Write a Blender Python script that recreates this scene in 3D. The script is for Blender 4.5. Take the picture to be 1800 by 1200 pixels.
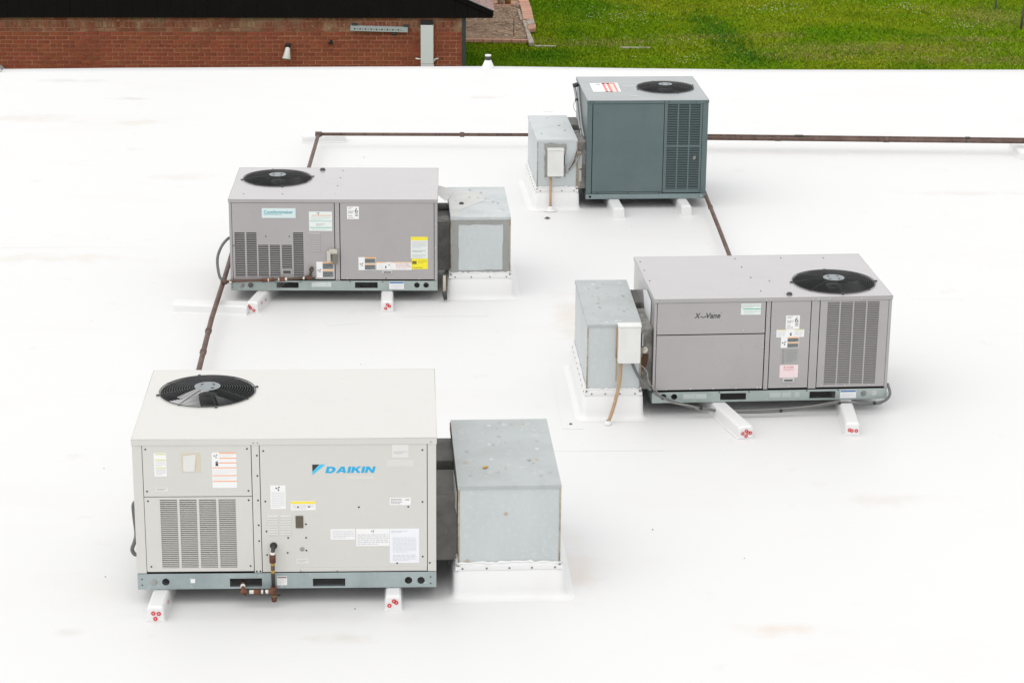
import bpy, bmesh, math, random
import numpy as np
from mathutils import Matrix, Vector
random.seed(7)
R = math.radians
for o in list(bpy.data.objects): bpy.data.objects.remove(o)
S = bpy.context.scene
COL = S.collection

# ------------------------------------------------------------------ camera
cd = bpy.data.cameras.new('camera'); cam = bpy.data.objects.new('camera', cd); COL.objects.link(cam)
cd.sensor_width = 36; cd.lens = 81.07; cd.clip_start = 0.1; cd.clip_end = 2000
cam.matrix_world = Matrix.Translation((0, 0, 6.1305)) @ Matrix.Rotation(R(90 - 17.9975), 4, 'X') @ Matrix.Rotation(0.00948, 4, 'Z')
S.camera = cam
# ------------------------------------------------------------------ sky, sun, exposure (bright overcast)
SUN_EL, SUN_AZ = R(60), R(225)          # azimuth measured clockwise from +Y
w = bpy.data.worlds.new('World'); S.world = w; w.use_nodes = True
nt = w.node_tree; bg = nt.nodes['Background']
sky = nt.nodes.new('ShaderNodeTexSky'); sky.sky_type = 'NISHITA'; sky.sun_disc = False
sky.sun_elevation = SUN_EL; sky.sun_rotation = SUN_AZ
sky.air_density = 1.0; sky.dust_density = 3.0; sky.ozone_density = 1.0
hs = nt.nodes.new('ShaderNodeHueSaturation'); hs.inputs['Saturation'].default_value = 0.12
nt.links.new(sky.outputs[0], hs.inputs['Color'])
cloud = nt.nodes.new('ShaderNodeMix'); cloud.data_type = 'RGBA'; cloud.inputs[0].default_value = .8    # even cloud deck over the clear sky
cloud.inputs[7].default_value = (5.2, 5.2, 5.2, 1); nt.links.new(hs.outputs[0], cloud.inputs[6]); nt.links.new(cloud.outputs[2], bg.inputs[0])
bg.inputs[1].default_value = 0.15
sl = bpy.data.lights.new('sun', 'SUN'); sl.energy = 0.5; sl.angle = R(90); sl.color = (1, .97, .93)
so = bpy.data.objects.new('sun', sl); COL.objects.link(so)
sd = Vector((math.sin(SUN_AZ) * math.cos(SUN_EL), math.cos(SUN_AZ) * math.cos(SUN_EL), math.sin(SUN_EL)))
so.rotation_euler = sd.to_track_quat('Z', 'Y').to_euler(); so.location = (0, -5, 30)
S.view_settings.view_transform = 'Standard'; S.view_settings.look = 'None'
S.view_settings.exposure = 0.6; S.view_settings.gamma = 1; S.view_settings.use_curve_mapping = False

# ------------------------------------------------------------------ materials
MATS = {}
def srgb(r, g, b):
    f = lambda c: (c / 255 / 12.92) if c <= 10 else (((c / 255) + .055) / 1.055) ** 2.4
    return (f(r), f(g), f(b))
def mat(name, col, rough=.5, metal=0., col2=None, scale=4., lo=.45, hi=.7, stretch=(1, 1, 1), bump=0., bscale=60.,
        col3=None, scale3=30., lo3=.6, hi3=.75, rnd=0., island=False, spec=.5, coat=0., world=False):
    if name in MATS: return MATS[name]
    m = bpy.data.materials.new(name); m.use_nodes = True; n = m.node_tree.nodes; l = m.node_tree.links
    b = n['Principled BSDF']; b.inputs['Roughness'].default_value = rough; b.inputs['Metallic'].default_value = metal
    b.inputs['Specular IOR Level'].default_value = spec; b.inputs['Coat Weight'].default_value = coat; b.inputs['Coat Roughness'].default_value = .25
    b.inputs['Base Color'].default_value = (*col, 1)
    tc = n.new('ShaderNodeTexCoord'); mp = n.new('ShaderNodeMapping')
    if world:
        ge = n.new('ShaderNodeNewGeometry'); l.new(ge.outputs['Position'], mp.inputs[0])
    else: l.new(tc.outputs['Object'], mp.inputs[0])
    mp.inputs['Scale'].default_value = stretch
    cur = None
    def mix(prev, c2, sc, a, z, vec):
        t = n.new('ShaderNodeTexNoise'); t.inputs['Scale'].default_value = sc; t.inputs['Detail'].default_value = 6; t.inputs['Roughness'].default_value = .6
        l.new(vec, t.inputs['Vector'])
        r = n.new('ShaderNodeMapRange'); r.inputs[1].default_value = a; r.inputs[2].default_value = z; l.new(t.outputs[0], r.inputs[0])
        x = n.new('ShaderNodeMix'); x.data_type = 'RGBA'; l.new(r.outputs[0], x.inputs[0])
        if prev is None: x.inputs[6].default_value = (*col, 1)
        else: l.new(prev, x.inputs[6])
        x.inputs[7].default_value = (*c2, 1)
        return x.outputs[2]
    if col2: cur = mix(cur, col2, scale, lo, hi, mp.outputs[0])
    if col3: cur = mix(cur, col3, scale3, lo3, hi3, (mp if world else tc).outputs[0 if world else 'Object'])
    if rnd:
        h = n.new('ShaderNodeHueSaturation'); 
        if cur is None: h.inputs['Color'].default_value = (*col, 1)
        else: l.new(cur, h.inputs['Color'])
        if island: g = n.new('ShaderNodeNewGeometry'); ro = g.outputs['Random Per Island']
        else: g = n.new('ShaderNodeObjectInfo'); ro = g.outputs['Random']
        r = n.new('ShaderNodeMapRange'); r.inputs[3].default_value = 1 - rnd; r.inputs[4].default_value = 1 + rnd
        l.new(ro, r.inputs[0]); l.new(r.outputs[0], h.inputs['Value'])
        r2 = n.new('ShaderNodeMapRange'); r2.inputs[3].default_value = .5 - rnd * .05; r2.inputs[4].default_value = .5 + rnd * .04
        ml = n.new('ShaderNodeMath'); ml.operation = 'MULTIPLY_ADD'; ml.inputs[1].default_value = 7.31; ml.inputs[2].default_value = .3
        fr = n.new('ShaderNodeMath'); fr.operation = 'FRACT'
        l.new(ro, ml.inputs[0]); l.new(ml.outputs[0], fr.inputs[0]); l.new(fr.outputs[0], r2.inputs[0]); l.new(r2.outputs[0], h.inputs['Hue'])
        cur = h.outputs[0]
    if cur is not None: l.new(cur, b.inputs['Base Color'])
    if bump:
        t = n.new('ShaderNodeTexNoise'); t.inputs['Scale'].default_value = bscale; t.inputs['Detail'].default_value = 5
        l.new((mp.outputs[0]), t.inputs['Vector'])
        bp = n.new('ShaderNodeBump'); bp.inputs['Strength'].default_value = bump; bp.inputs['Distance'].default_value = .01
        l.new(t.outputs[0], bp.inputs['Height']); l.new(bp.outputs[0], b.inputs['Normal'])
    MATS[name] = m; return m
def flat(r, g, b, rough=.45):
    return mat('ink_%d_%d_%d' % (r, g, b), srgb(r, g, b), rough)

ROOFM = mat('roof_membrane', (.715, .715, .713), .5, col2=(.695, .685, .66), scale=.9, lo=.56, hi=.8, stretch=(.5, 1, 1),
            col3=(.65, .62, .57), scale3=2.6, lo3=.64, hi3=.85, bump=.03, bscale=3, spec=.3)
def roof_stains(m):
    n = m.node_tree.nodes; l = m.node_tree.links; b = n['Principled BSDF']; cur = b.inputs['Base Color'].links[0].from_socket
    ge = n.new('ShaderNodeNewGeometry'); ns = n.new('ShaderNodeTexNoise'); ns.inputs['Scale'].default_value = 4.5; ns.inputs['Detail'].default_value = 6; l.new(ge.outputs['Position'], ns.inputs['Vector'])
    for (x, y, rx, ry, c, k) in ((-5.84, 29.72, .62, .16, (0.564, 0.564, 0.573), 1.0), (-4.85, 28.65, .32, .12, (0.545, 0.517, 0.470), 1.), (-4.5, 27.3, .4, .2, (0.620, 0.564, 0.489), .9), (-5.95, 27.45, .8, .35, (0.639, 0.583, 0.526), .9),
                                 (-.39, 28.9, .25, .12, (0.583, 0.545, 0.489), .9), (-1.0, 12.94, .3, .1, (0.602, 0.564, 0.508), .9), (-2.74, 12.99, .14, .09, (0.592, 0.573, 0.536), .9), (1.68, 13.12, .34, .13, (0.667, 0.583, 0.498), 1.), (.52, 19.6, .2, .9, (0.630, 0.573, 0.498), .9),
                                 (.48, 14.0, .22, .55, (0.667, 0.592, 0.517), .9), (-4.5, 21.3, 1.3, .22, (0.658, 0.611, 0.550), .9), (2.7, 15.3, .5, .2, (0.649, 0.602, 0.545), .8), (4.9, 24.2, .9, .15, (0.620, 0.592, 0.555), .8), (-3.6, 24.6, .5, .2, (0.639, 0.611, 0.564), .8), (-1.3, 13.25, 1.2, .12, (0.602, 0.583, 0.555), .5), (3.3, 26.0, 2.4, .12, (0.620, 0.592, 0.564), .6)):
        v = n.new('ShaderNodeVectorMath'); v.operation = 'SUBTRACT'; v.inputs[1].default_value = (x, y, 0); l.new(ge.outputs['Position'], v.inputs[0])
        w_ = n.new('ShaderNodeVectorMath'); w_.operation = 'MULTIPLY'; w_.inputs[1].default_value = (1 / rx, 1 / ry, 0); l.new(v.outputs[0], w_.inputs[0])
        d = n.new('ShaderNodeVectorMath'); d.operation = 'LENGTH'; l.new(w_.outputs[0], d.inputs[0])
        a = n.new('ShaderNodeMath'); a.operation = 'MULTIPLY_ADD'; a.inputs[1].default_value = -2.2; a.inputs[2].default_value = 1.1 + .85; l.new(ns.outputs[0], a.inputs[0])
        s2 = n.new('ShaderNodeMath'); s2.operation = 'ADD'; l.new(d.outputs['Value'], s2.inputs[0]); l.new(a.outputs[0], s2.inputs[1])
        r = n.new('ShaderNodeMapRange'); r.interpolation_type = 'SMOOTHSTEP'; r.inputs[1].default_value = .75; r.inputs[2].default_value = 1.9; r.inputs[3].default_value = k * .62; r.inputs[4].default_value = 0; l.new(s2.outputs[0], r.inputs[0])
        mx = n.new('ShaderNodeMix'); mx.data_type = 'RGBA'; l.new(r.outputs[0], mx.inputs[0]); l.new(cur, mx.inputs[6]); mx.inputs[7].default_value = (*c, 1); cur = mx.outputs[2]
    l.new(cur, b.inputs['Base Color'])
roof_stains(ROOFM)
FLASH = mat('flashing_membrane', (.745, .745, .745), .5, col2=(.725, .72, .71), scale=3, lo=.5, hi=.8, bump=.12, bscale=9, spec=.35)
CREAM = mat('cream_paint', (.595, .586, .552), .32, col2=(.578, .568, .535), scale=2, lo=.45, hi=.8, col3=(.55, .54, .505), scale3=9, lo3=.6, hi3=.85, bump=.06, bscale=2.2, coat=.4)
GREIGE = mat('mauve_grey_paint', (.36, .34, .342), .3, col2=(.335, .317, .318), scale=2.5, lo=.45, hi=.75, col3=(.33, .305, .30), scale3=12, lo3=.6, hi3=.8, bump=.07, bscale=2.2, coat=1.)
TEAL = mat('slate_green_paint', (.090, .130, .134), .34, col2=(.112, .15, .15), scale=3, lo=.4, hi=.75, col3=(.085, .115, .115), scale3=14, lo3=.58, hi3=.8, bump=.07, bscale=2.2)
TEALTOP = mat('green_paint_sky_sheen', (.165, .19, .19), .3, coat=.7, col2=(.23, .252, .25), scale=2.5, lo=.4, hi=.7, col3=(.24, .26, .25), scale3=9, lo3=.6, hi3=.75)  # paler than TEAL: sky sheen on the cover worked into the base colour
GALV = mat('galvanised_steel', (.54, .575, .58), .42, .3, col2=(.49, .53, .535), scale=3, lo=.4, hi=.7, stretch=(1, 1, .4), col3=(.56, .595, .598), scale3=30, lo3=.52, hi3=.66, bump=.02, bscale=40)
GALVTOP = mat('galvanised_top_dimmed', (.43, .46, .46), .5, .2, col2=(.385, .412, .41), scale=4, lo=.42, hi=.68, col3=(.50, .51, .49), scale3=15, lo3=.6, hi3=.7)  # darker than GALV: the lids' dimmer reflection is mixed into the base colour
RAIL = mat('rail_steel', (.36, .42, .425), .4, .35, col2=(.29, .345, .355), scale=4, lo=.42, hi=.66, stretch=(1, 1, .6), col3=(.45, .48, .47), scale3=25, lo3=.58, hi3=.7)
RAILB = mat('rail_steel_greenish', (.37, .43, .415), .4, .3, col2=(.31, .365, .35), scale=4, lo=.42, hi=.66, col3=(.43, .47, .455), scale3=25, lo3=.58, hi3=.7)
MASTIC = mat('grey_mastic', (.175, .172, .16), .7, col2=(.12, .117, .108), scale=6, lo=.45, hi=.65, col3=(.2, .19, .17), scale3=30, lo3=.6, hi3=.72, bump=.35, bscale=30)
MASTIC2 = mat('smeared_sealant', (.27, .265, .25), .7, col2=(.16, .15, .135), scale=8, lo=.48, hi=.6, col3=(.42, .41, .38), scale3=26, lo3=.6, hi3=.68, bump=.4, bscale=30)
MASTIC3 = mat('grey_paint_on_duct', (.30, .305, .29), .6, col2=(.26, .262, .25), scale=7, lo=.4, hi=.7)
BRUSHED = mat('brushed_coating', (.55, .55, .53), .6, col2=(.48, .49, .48), scale=6, lo=.4, hi=.7)
BLACK = mat('black_wire', (.035, .036, .037), .3)
DARK = mat('dark_interior', (.012, .013, .013), .8)
SHROUD = mat('fan_shroud', (.02, .022, .022), .5)
COIL = mat('condenser_coil', (.15, .115, .085), .7, .0, col2=(.2, .16, .125), scale=9, lo=.4, hi=.6, stretch=(6, 1, .7))
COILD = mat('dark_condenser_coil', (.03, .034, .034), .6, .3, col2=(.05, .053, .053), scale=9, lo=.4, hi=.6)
PLATE = mat('hub_plate', (.24, .27, .28), .4, .3)
ALU = mat('fan_blade_aluminium', (.82, .82, .82), .4)
BLADEB = mat('fan_blade_black', (.02, .02, .022), .4)
SCREWB = mat('black_screw', (.012, .012, .012), .5)
SCREWG = mat('zinc_screw', (.55, .56, .56), .35, .5)
RUST = mat('rusty_pipe', (.10, .057, .044), .65, col2=(.145, .09, .07), scale=5, lo=.42, hi=.62, col3=(.035, .024, .02), scale3=22, lo3=.55, hi3=.68, bump=.2, bscale=50)
RUSTB = mat('bright_rust_fitting', (.17, .065, .03), .7, col2=(.085, .032, .018), scale=22, lo=.4, hi=.6, bump=.2, bscale=60)
IRON = mat('black_iron_pipe', (.035, .033, .032), .5, col2=(.12, .075, .04), scale=20, lo=.52, hi=.66)
BRASS = mat('yellow_sealed_brass', (.42, .28, .05), .5, col2=(.2, .12, .03), scale=25, lo=.45, hi=.6)
TAPE = mat('white_thread_tape', (.72, .70, .66), .6)
TAN = mat('tan_conduit', (.42, .29, .17), .6, col2=(.36, .24, .14), scale=9, lo=.4, hi=.7, col3=(.6, .52, .42), scale3=25, lo3=.64, hi3=.72)
FLEX = mat('grey_flex_conduit', (.145, .15, .15), .5, col2=(.11, .115, .115), scale=12, lo=.4, hi=.65)
DISC = mat('off_white_enamel', (.70, .70, .68), .35, col2=(.63, .625, .60), scale=5, lo=.45, hi=.75, col3=(.5, .49, .46), scale3=18, lo3=.66, hi3=.76)
PAPER = mat('label_paper', (.80, .80, .80), .4)
PAPERD = mat('faded_label_paper', (.68, .675, .65), .5)
BRICK = mat('brick', (.255, .062, .024), .85, col2=(.195, .043, .017), scale=5, lo=.4, hi=.65, col3=(.33, .125, .06), scale3=30, lo3=.58, hi3=.75, rnd=.13, bump=.3, bscale=60)
BRICKS = mat('brick_mass', (.255, .062, .024), .85, col2=(.195, .043, .017), scale=5, lo=.4, hi=.65, col3=(.33, .125, .06), scale3=30, lo3=.58, hi3=.75, rnd=.13, island=True, bump=.3, bscale=60)
BRICKT = mat('stained_top_bricks', (.20, .062, .03), .9, col2=(.26, .155, .09), scale=3, lo=.44, hi=.62, col3=(.40, .31, .22), scale3=14, lo3=.6, hi3=.74, rnd=.2, island=True, world=True)
MORTAR = mat('mortar', (.60, .32, .205), .95, col2=(.48, .24, .15), scale=2, lo=.4, hi=.65, col3=(.22, .10, .06), scale3=.9, lo3=.52, hi3=.68, bump=.2, bscale=50)
FASCIA = mat('dark_brown_boards', (.006, .005, .0045), .85, spec=.12, col2=(.008, .0065, .006), scale=3, lo=.4, hi=.7)
SHING = mat('asphalt_shingle', (.26, .16, .145), .9, col2=(.34, .225, .205), scale=7, lo=.4, hi=.6, col3=(.11, .075, .07), scale3=40, lo3=.52, hi3=.65, rnd=.2, bump=.3, bscale=80)
SLATEP = mat('dark_slate_paint', (.035, .045, .05), .4)
SOIL = mat('bed_soil', (.34, .235, .155), .95, col2=(.19, .125, .08), scale=1.1, lo=.42, hi=.62, col3=(.5, .4, .28), scale3=9, lo3=.58, hi3=.70, bump=.5, bscale=14)
CHIP = mat('wood_chips', (.5, .39, .27), .9, rnd=.5, island=True)
PAVER = mat('pink_paver', (.60, .345, .25), .9, col2=(.5, .27, .185), scale=5, lo=.4, hi=.65, rnd=.14)
GREYST = mat('pale_stone', (.5, .45, .37), .9, col2=(.30, .25, .2), scale=9, lo=.4, hi=.65)
GROUND = mat('lawn_ground', (.09, .155, .005), .95, spec=.05, col2=(.14, .17, .01), scale=.35, lo=.42, hi=.62, col3=(.045, .085, .006), scale3=6, lo3=.5, hi3=.7, world=True)
def grass_mat():
    m = mat('grass_blades', (.16, .285, .004), .75, col2=(.265, .315, .012), scale=.42, lo=.43, hi=.63, stretch=(.7, .5, 1),
            col3=(.085, .22, .006), scale3=.55, lo3=.52, hi3=.68, rnd=.27, island=True, spec=.05, world=True)
    return m
GRASS = grass_mat()
DRY = mat('dry_grass', (.30, .27, .06), .8, rnd=.35, island=True)
CLOVER = mat('clover_flowers', (.45, .52, .28), .8)
RED = mat('red_fastener_plate', (.62, .03, .035), .5)
POST = mat('weathered_post', (.17, .14, .11), .8, col2=(.11, .085, .07), scale=9, lo=.4, hi=.6, stretch=(1, 1, .2))
POSTG = mat('galvanised_post', (.26, .27, .29), .5, .3)
POTY = mat('yellow_glazed_pot', (.36, .24, .07), .5, col2=(.24, .14, .04), scale=7, lo=.4, hi=.6)

# ------------------------------------------------------------------ mesh helpers
class MB:
    """collects shapes with material slots, builds one mesh object"""
    def __init__(s): s.v = []; s.f = []; s.m = []; s.mats = []; s.cur = 0; s.smooth = []
    def use(s, m):
        if m not in s.mats: s.mats.append(m)
        s.cur = s.mats.index(m); return s
    def add(s, vs, fs, smooth=False):
        k = len(s.v); s.v += [tuple(p) for p in vs]; s.f += [tuple(i + k for i in f) for f in fs]
        s.m += [s.cur] * len(fs); s.smooth += [smooth] * len(fs); return s
    def box(s, x0, x1, y0, y1, z0, z1):
        return s.add([(x0, y0, z0), (x1, y0, z0), (x1, y1, z0), (x0, y1, z0), (x0, y0, z1), (x1, y0, z1), (x1, y1, z1), (x0, y1, z1)],
                     [(3, 2, 1, 0), (4, 5, 6, 7), (0, 1, 5, 4), (1, 2, 6, 5), (2, 3, 7, 6), (3, 0, 4, 7)])
    def quadxz(s, x0, x1, z0, z1, y):      # faces -y
        return s.add([(x0, y, z0), (x1, y, z0), (x1, y, z1), (x0, y, z1)], [(0, 1, 2, 3)])
    def tube(s, pts, r, n=10, caps=True, smooth=True):
        pts = [Vector(p) for p in pts]; rs = r if isinstance(r, (list, tuple)) else [r] * len(pts)
        rings = []; up = None
        for i, p in enumerate(pts):
            t = (pts[min(i + 1, len(pts) - 1)] - pts[max(i - 1, 0)]).normalized()
            if up is None: up = Vector((0, 0, 1)) if abs(t.z) < .9 else Vector((0, 1, 0))
            a = t.cross(up).normalized(); b = a.cross(t).normalized(); up = b
            rings.append([p + (a * math.cos(2 * math.pi * j / n) + b * math.sin(2 * math.pi * j / n)) * rs[i] for j in range(n)])
        vs = [q for g in rings for q in g]; fs = []
        for i in range(len(pts) - 1):
            for j in range(n):
                k = (j + 1) % n; fs.append((i * n + j, i * n + k, (i + 1) * n + k, (i + 1) * n + j))
        s.add(vs, fs, smooth)
        if caps:
            k = len(s.v) - len(vs)
            s.f += [tuple(k + j for j in reversed(range(n))), tuple(k + (len(pts) - 1) * n + j for j in range(n))]
            s.m += [s.cur] * 2; s.smooth += [False] * 2
        return s
    def lathe(s, prof, c=(0, 0, 0), n=24, smooth=True):      # prof: (r, z)
        vs = [(c[0] + r * math.cos(2 * math.pi * j / n), c[1] + r * math.sin(2 * math.pi * j / n), c[2] + z) for r, z in prof for j in range(n)]
        fs = []
        for i in range(len(prof) - 1):
            for j in range(n):
                k = (j + 1) % n; fs.append((i * n + j, i * n + k, (i + 1) * n + k, (i + 1) * n + j))
        return s.add(vs, fs, smooth)
    def disc(s, c, r, axis='z', n=20):
        if axis == 'z': vs = [(c[0] + r * math.cos(2 * math.pi * j / n), c[1] + r * math.sin(2 * math.pi * j / n), c[2]) for j in range(n)]
        else: vs = [(c[0] + r * math.cos(2 * math.pi * j / n), c[1], c[2] + r * math.sin(2 * math.pi * j / n)) for j in range(n)]
        return s.add(vs, [tuple(range(n))])
    def ringxz(s, c, r0, r1, n=20):
        vs = [(c[0] + r * math.cos(2 * math.pi * j / n), c[1], c[2] + r * math.sin(2 * math.pi * j / n)) for r in (r0, r1) for j in range(n)]
        return s.add(vs, [(j, (j + 1) % n, n + (j + 1) % n, n + j) for j in range(n)])
    def torus(s, c, rad, r, n=64, k=5):
        vs = []; fs = []
        for i in range(n):
            a = 2 * math.pi * i / n
            for j in range(k):
                b = 2 * math.pi * j / k
                vs.append((c[0] + (rad + r * math.cos(b)) * math.cos(a), c[1] + (rad + r * math.cos(b)) * math.sin(a), c[2] + r * math.sin(b)))
        for i in range(n):
            for j in range(k):
                i2 = (i + 1) % n; j2 = (j + 1) % k; fs.append((i * k + j, i2 * k + j, i2 * k + j2, i * k + j2))
        return s.add(vs, fs, True)
    def mesh(s, name, bevel=0., seg=2):
        me = bpy.data.meshes.new(name); me.from_pydata(s.v, [], s.f); me.update()
        for m in s.mats: me.materials.append(m)
        for p, mi, sm in zip(me.polygons, s.m, s.smooth): p.material_index = mi; p.use_smooth = sm
        if bevel:
            bm = bmesh.new(); bm.from_mesh(me)
            bmesh.ops.bevel(bm, geom=[e for e in bm.edges if len(e.link_faces) == 2 and e.calc_face_angle(0) > .6], offset=bevel, segments=seg, affect='EDGES', profile=.6)
            for f in bm.faces: f.smooth = False
            bm.to_mesh(me); bm.free()
        return me
    def build(s, name, parent=None, bevel=0., seg=2, loc=None, rot=None):
        return link(name, s.mesh(name, bevel, seg), parent, loc, rot)
def link(name, me, parent=None, loc=None, rot=None):
    o = bpy.data.objects.new(name, me); COL.objects.link(o)
    if parent is not None: o.parent = parent
    if loc is not None: o.location = loc
    if rot is not None: o.rotation_euler = rot
    return o
def one(m): return MB().use(m)
def empty(name, loc, rz=0):
    o = bpy.data.objects.new(name, None); COL.objects.link(o); o.location = loc; o.rotation_euler = (0, 0, rz); o.empty_display_size = .2; return o
def tag(o, label=None, cat=None, group=None, kind=None):
    if label: o['label'] = label
    if cat: o['category'] = cat
    if group: o['group'] = group
    if kind: o['kind'] = kind
    return o
def circ(cx, cy, r, n=28): return [(cx + r * math.cos(2 * math.pi * i / n), cy + r * math.sin(2 * math.pi * i / n)) for i in range(n)]
def rect(a, b, c, d): return [(a, c), (b, c), (b, d), (a, d)]
def plate_mesh(name, outer, holes, t, m, plane='xz'):
    """flat plate with real holes; plane xz: front face y=0 looking -y, thickness to +y; plane xy: top z=0, thickness down"""
    bm = bmesh.new()
    for lp in [outer] + holes:
        vs = [bm.verts.new((a, 0, b) if plane == 'xz' else (a, b, 0)) for a, b in lp]
        for i in range(len(vs)): bm.edges.new((vs[i], vs[(i + 1) % len(vs)]))
    bmesh.ops.triangle_fill(bm, use_beauty=True, use_dissolve=False, edges=bm.edges[:], normal=(0, -1, 0) if plane == 'xz' else (0, 0, 1))
    r = bmesh.ops.extrude_face_region(bm, geom=bm.faces[:])
    off = (0, t, 0) if plane == 'xz' else (0, 0, -t)
    for v in r['geom']:
        if isinstance(v, bmesh.types.BMVert): v.co += Vector(off)
    bmesh.ops.recalc_face_normals(bm, faces=bm.faces[:])
    me = bpy.data.meshes.new(name); bm.to_mesh(me); bm.free(); me.materials.append(m); return me
def smooth_path(pts, k=6):
    P = [Vector(p) for p in pts]; out = []
    for i in range(len(P) - 1):
        a = P[max(i - 1, 0)]; b = P[i]; c = P[i + 1]; d = P[min(i + 2, len(P) - 1)]
        for j in range(k):
            t = j / k; out.append(.5 * ((2 * b) + (c - a) * t + (2 * a - 5 * b + 4 * c - d) * t * t + (3 * b - a - 3 * c + d) * t ** 3))
    return out + [P[-1]]
_dg = None
def text_polys(txt, size, shear=0., offset=0., sx=1.):
    cu = bpy.data.curves.new('t', 'FONT'); cu.body = txt; cu.size = size; cu.shear = shear; cu.offset = offset; cu.resolution_u = 3
    o = bpy.data.objects.new('t', cu); COL.objects.link(o)
    bpy.context.view_layer.update()
    me = bpy.data.meshes.new_from_object(o.evaluated_get(bpy.context.evaluated_depsgraph_get()))
    vs = [(v.co.x * sx, v.co.y) for v in me.vertices]; fs = [tuple(p.vertices) for p in me.polygons]
    bpy.data.objects.remove(o); bpy.data.curves.remove(cu); bpy.data.meshes.remove(me)
    return vs, fs
def text_add(mb, txt, x, z, y, width=None, height=.01, shear=0., offset=0., cap=.7):
    vs, fs = text_polys(txt, height / cap, shear, offset)
    if not vs: return
    x0 = min(v[0] for v in vs); x1 = max(v[0] for v in vs); k = (width / (x1 - x0)) if width else 1
    mb.add([((v[0] - x0) * k + x, y, v[1] + z) for v in vs], fs)

# ================================================================== SETTING
# the flat roof: white membrane with a slightly wavy far edge, standing 3.4 m above the lawn
GZ = -3.4
def build_roof():
    edge = [(-16, 29.9), (-9, 30.32), (-6.889, 30.466), (-5.39, 30.617), (-3.874, 30.729), (-2, 30.87), (-.268, 30.983), (.6, 30.965), (1.51, 30.93), (3.053, 30.907), (5, 30.99), (6.951, 31.094), (10, 31.2), (16, 31.3)]
    ex = [e[0] for e in edge]; ey = [e[1] for e in edge]
    nx, ny = 120, 130; vs = []; fs = []
    rng = np.random.RandomState(3); ph = rng.rand(8) * 6.28; kx = rng.uniform(.3, 1.3, 8); ky = rng.uniform(.3, 1.3, 8)
    xs = np.linspace(-16, 16, nx); ts = np.linspace(0, 1, ny)
    for t in ts:
        for x in xs:
            yb = np.interp(x, ex, ey); y = -6 + (yb + 6) * t
            d = yb - y
            z = .0002 * sum(math.sin(kx[i] * x + ky[i] * y + ph[i]) for i in range(8)) - .0008
            z = min(z, 0)
            if d < .12: z -= .004 * (1 - d / .12) ** 2
            vs.append((x, y, z))
    for j in range(ny - 1):
        for i in range(nx - 1): fs.append((j * nx + i, j * nx + i + 1, (j + 1) * nx + i + 1, (j + 1) * nx + i))
    k = len(vs)
    for i in range(nx): a = vs[(ny - 1) * nx + i]; vs.append((a[0], a[1] + .012, -.09))
    for i in range(nx): a = vs[(ny - 1) * nx + i]; vs.append((a[0], a[1] + .012, GZ - .05))
    for i in range(nx - 1):
        fs.append(((ny - 1) * nx + i, (ny - 1) * nx + i + 1, k + i + 1, k + i)); fs.append((k + i, k + i + 1, k + nx + i + 1, k + nx + i))
    o = one(ROOFM).add(vs, fs, True).build('flat_roof'); tag(o, 'white membrane flat roof carrying the rooftop units', kind='structure')
    return o
roof = build_roof()
# lap seams and welded patches of the membrane, a few millimetres proud
def sheet(name, pts, t=.004, m=ROOFM, z=.0):
    n = len(pts); mb = one(m); vs = [(x, y, z) for x, y in pts] + [(x, y, z + t) for x, y in pts]
    mb.add(vs, [tuple(range(n, 2 * n))] + [(i, (i + 1) % n, n + (i + 1) % n, n + i) for i in range(n)])
    return mb.build(name, roof)
for x0, x1, y in ((-5.6, -3.6, 21.9), (4.4, 7.5, 15.6)):
    sheet('membrane_seam', [(x0, y + .045 * x0), (x1, y + .045 * x1), (x1, y + .045 * x1 + .05), (x0, y + .045 * x0 + .05)], .001, z=.0)
for (x, y, a, b, r) in ((.44, 17.45, .16, 1.5, .05), (.42, 28.55, .12, .9, .02), (-1.5, 19.4, .3, .2, .3), (.36, 23.5, .34, .3, .1), (-.6, 19.72, .75, .3, .05), (.6, 16.4, 1.1, .35, .05), (3.9, 20.4, .5, .3, .07)):
    c, s = math.cos(r), math.sin(r)
    sheet('membrane_patch', [(x + c * px - s * py, y + s * px + c * py) for px, py in rect(-a / 2, a / 2, -b / 2, b / 2)], .0009, z=.0)
# scattered grit and small debris on the membrane
def debris():
    mb = MB()
    for (x, y, s) in [(-2.98, 15.77, .012), (.98, 14.71, .011), (1.57, 14.23, .009), (.35, 22.98, .05), (-1.48, 13.56, .02), (.46, 16.81, .03)] + [(random.uniform(-5, 6), random.uniform(12.4, 29), random.choice((.006, .008, .012))) for _ in range(28)]:
        mb.use(random.choice((mat('grit', (.12, .10, .08), .9), mat('grit_pale', (.35, .31, .26), .9))))
        a = random.uniform(0, 6.3); h = s * .4; q = [(x + s * random.uniform(.5, 1) * math.cos(a + i * 1.57), y + s * random.uniform(.5, 1) * math.sin(a + i * 1.57)) for i in range(4)]
        mb.add([(*p, .001) for p in q] + [(x, y, .001 + h)], [(0, 1, 4), (1, 2, 4), (2, 3, 4), (3, 0, 4)])
    tag(mb.build('roof_grit'), 'tiny dark grit and leaf bits scattered on the white roof', 'debris', kind='stuff')
debris()

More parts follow.
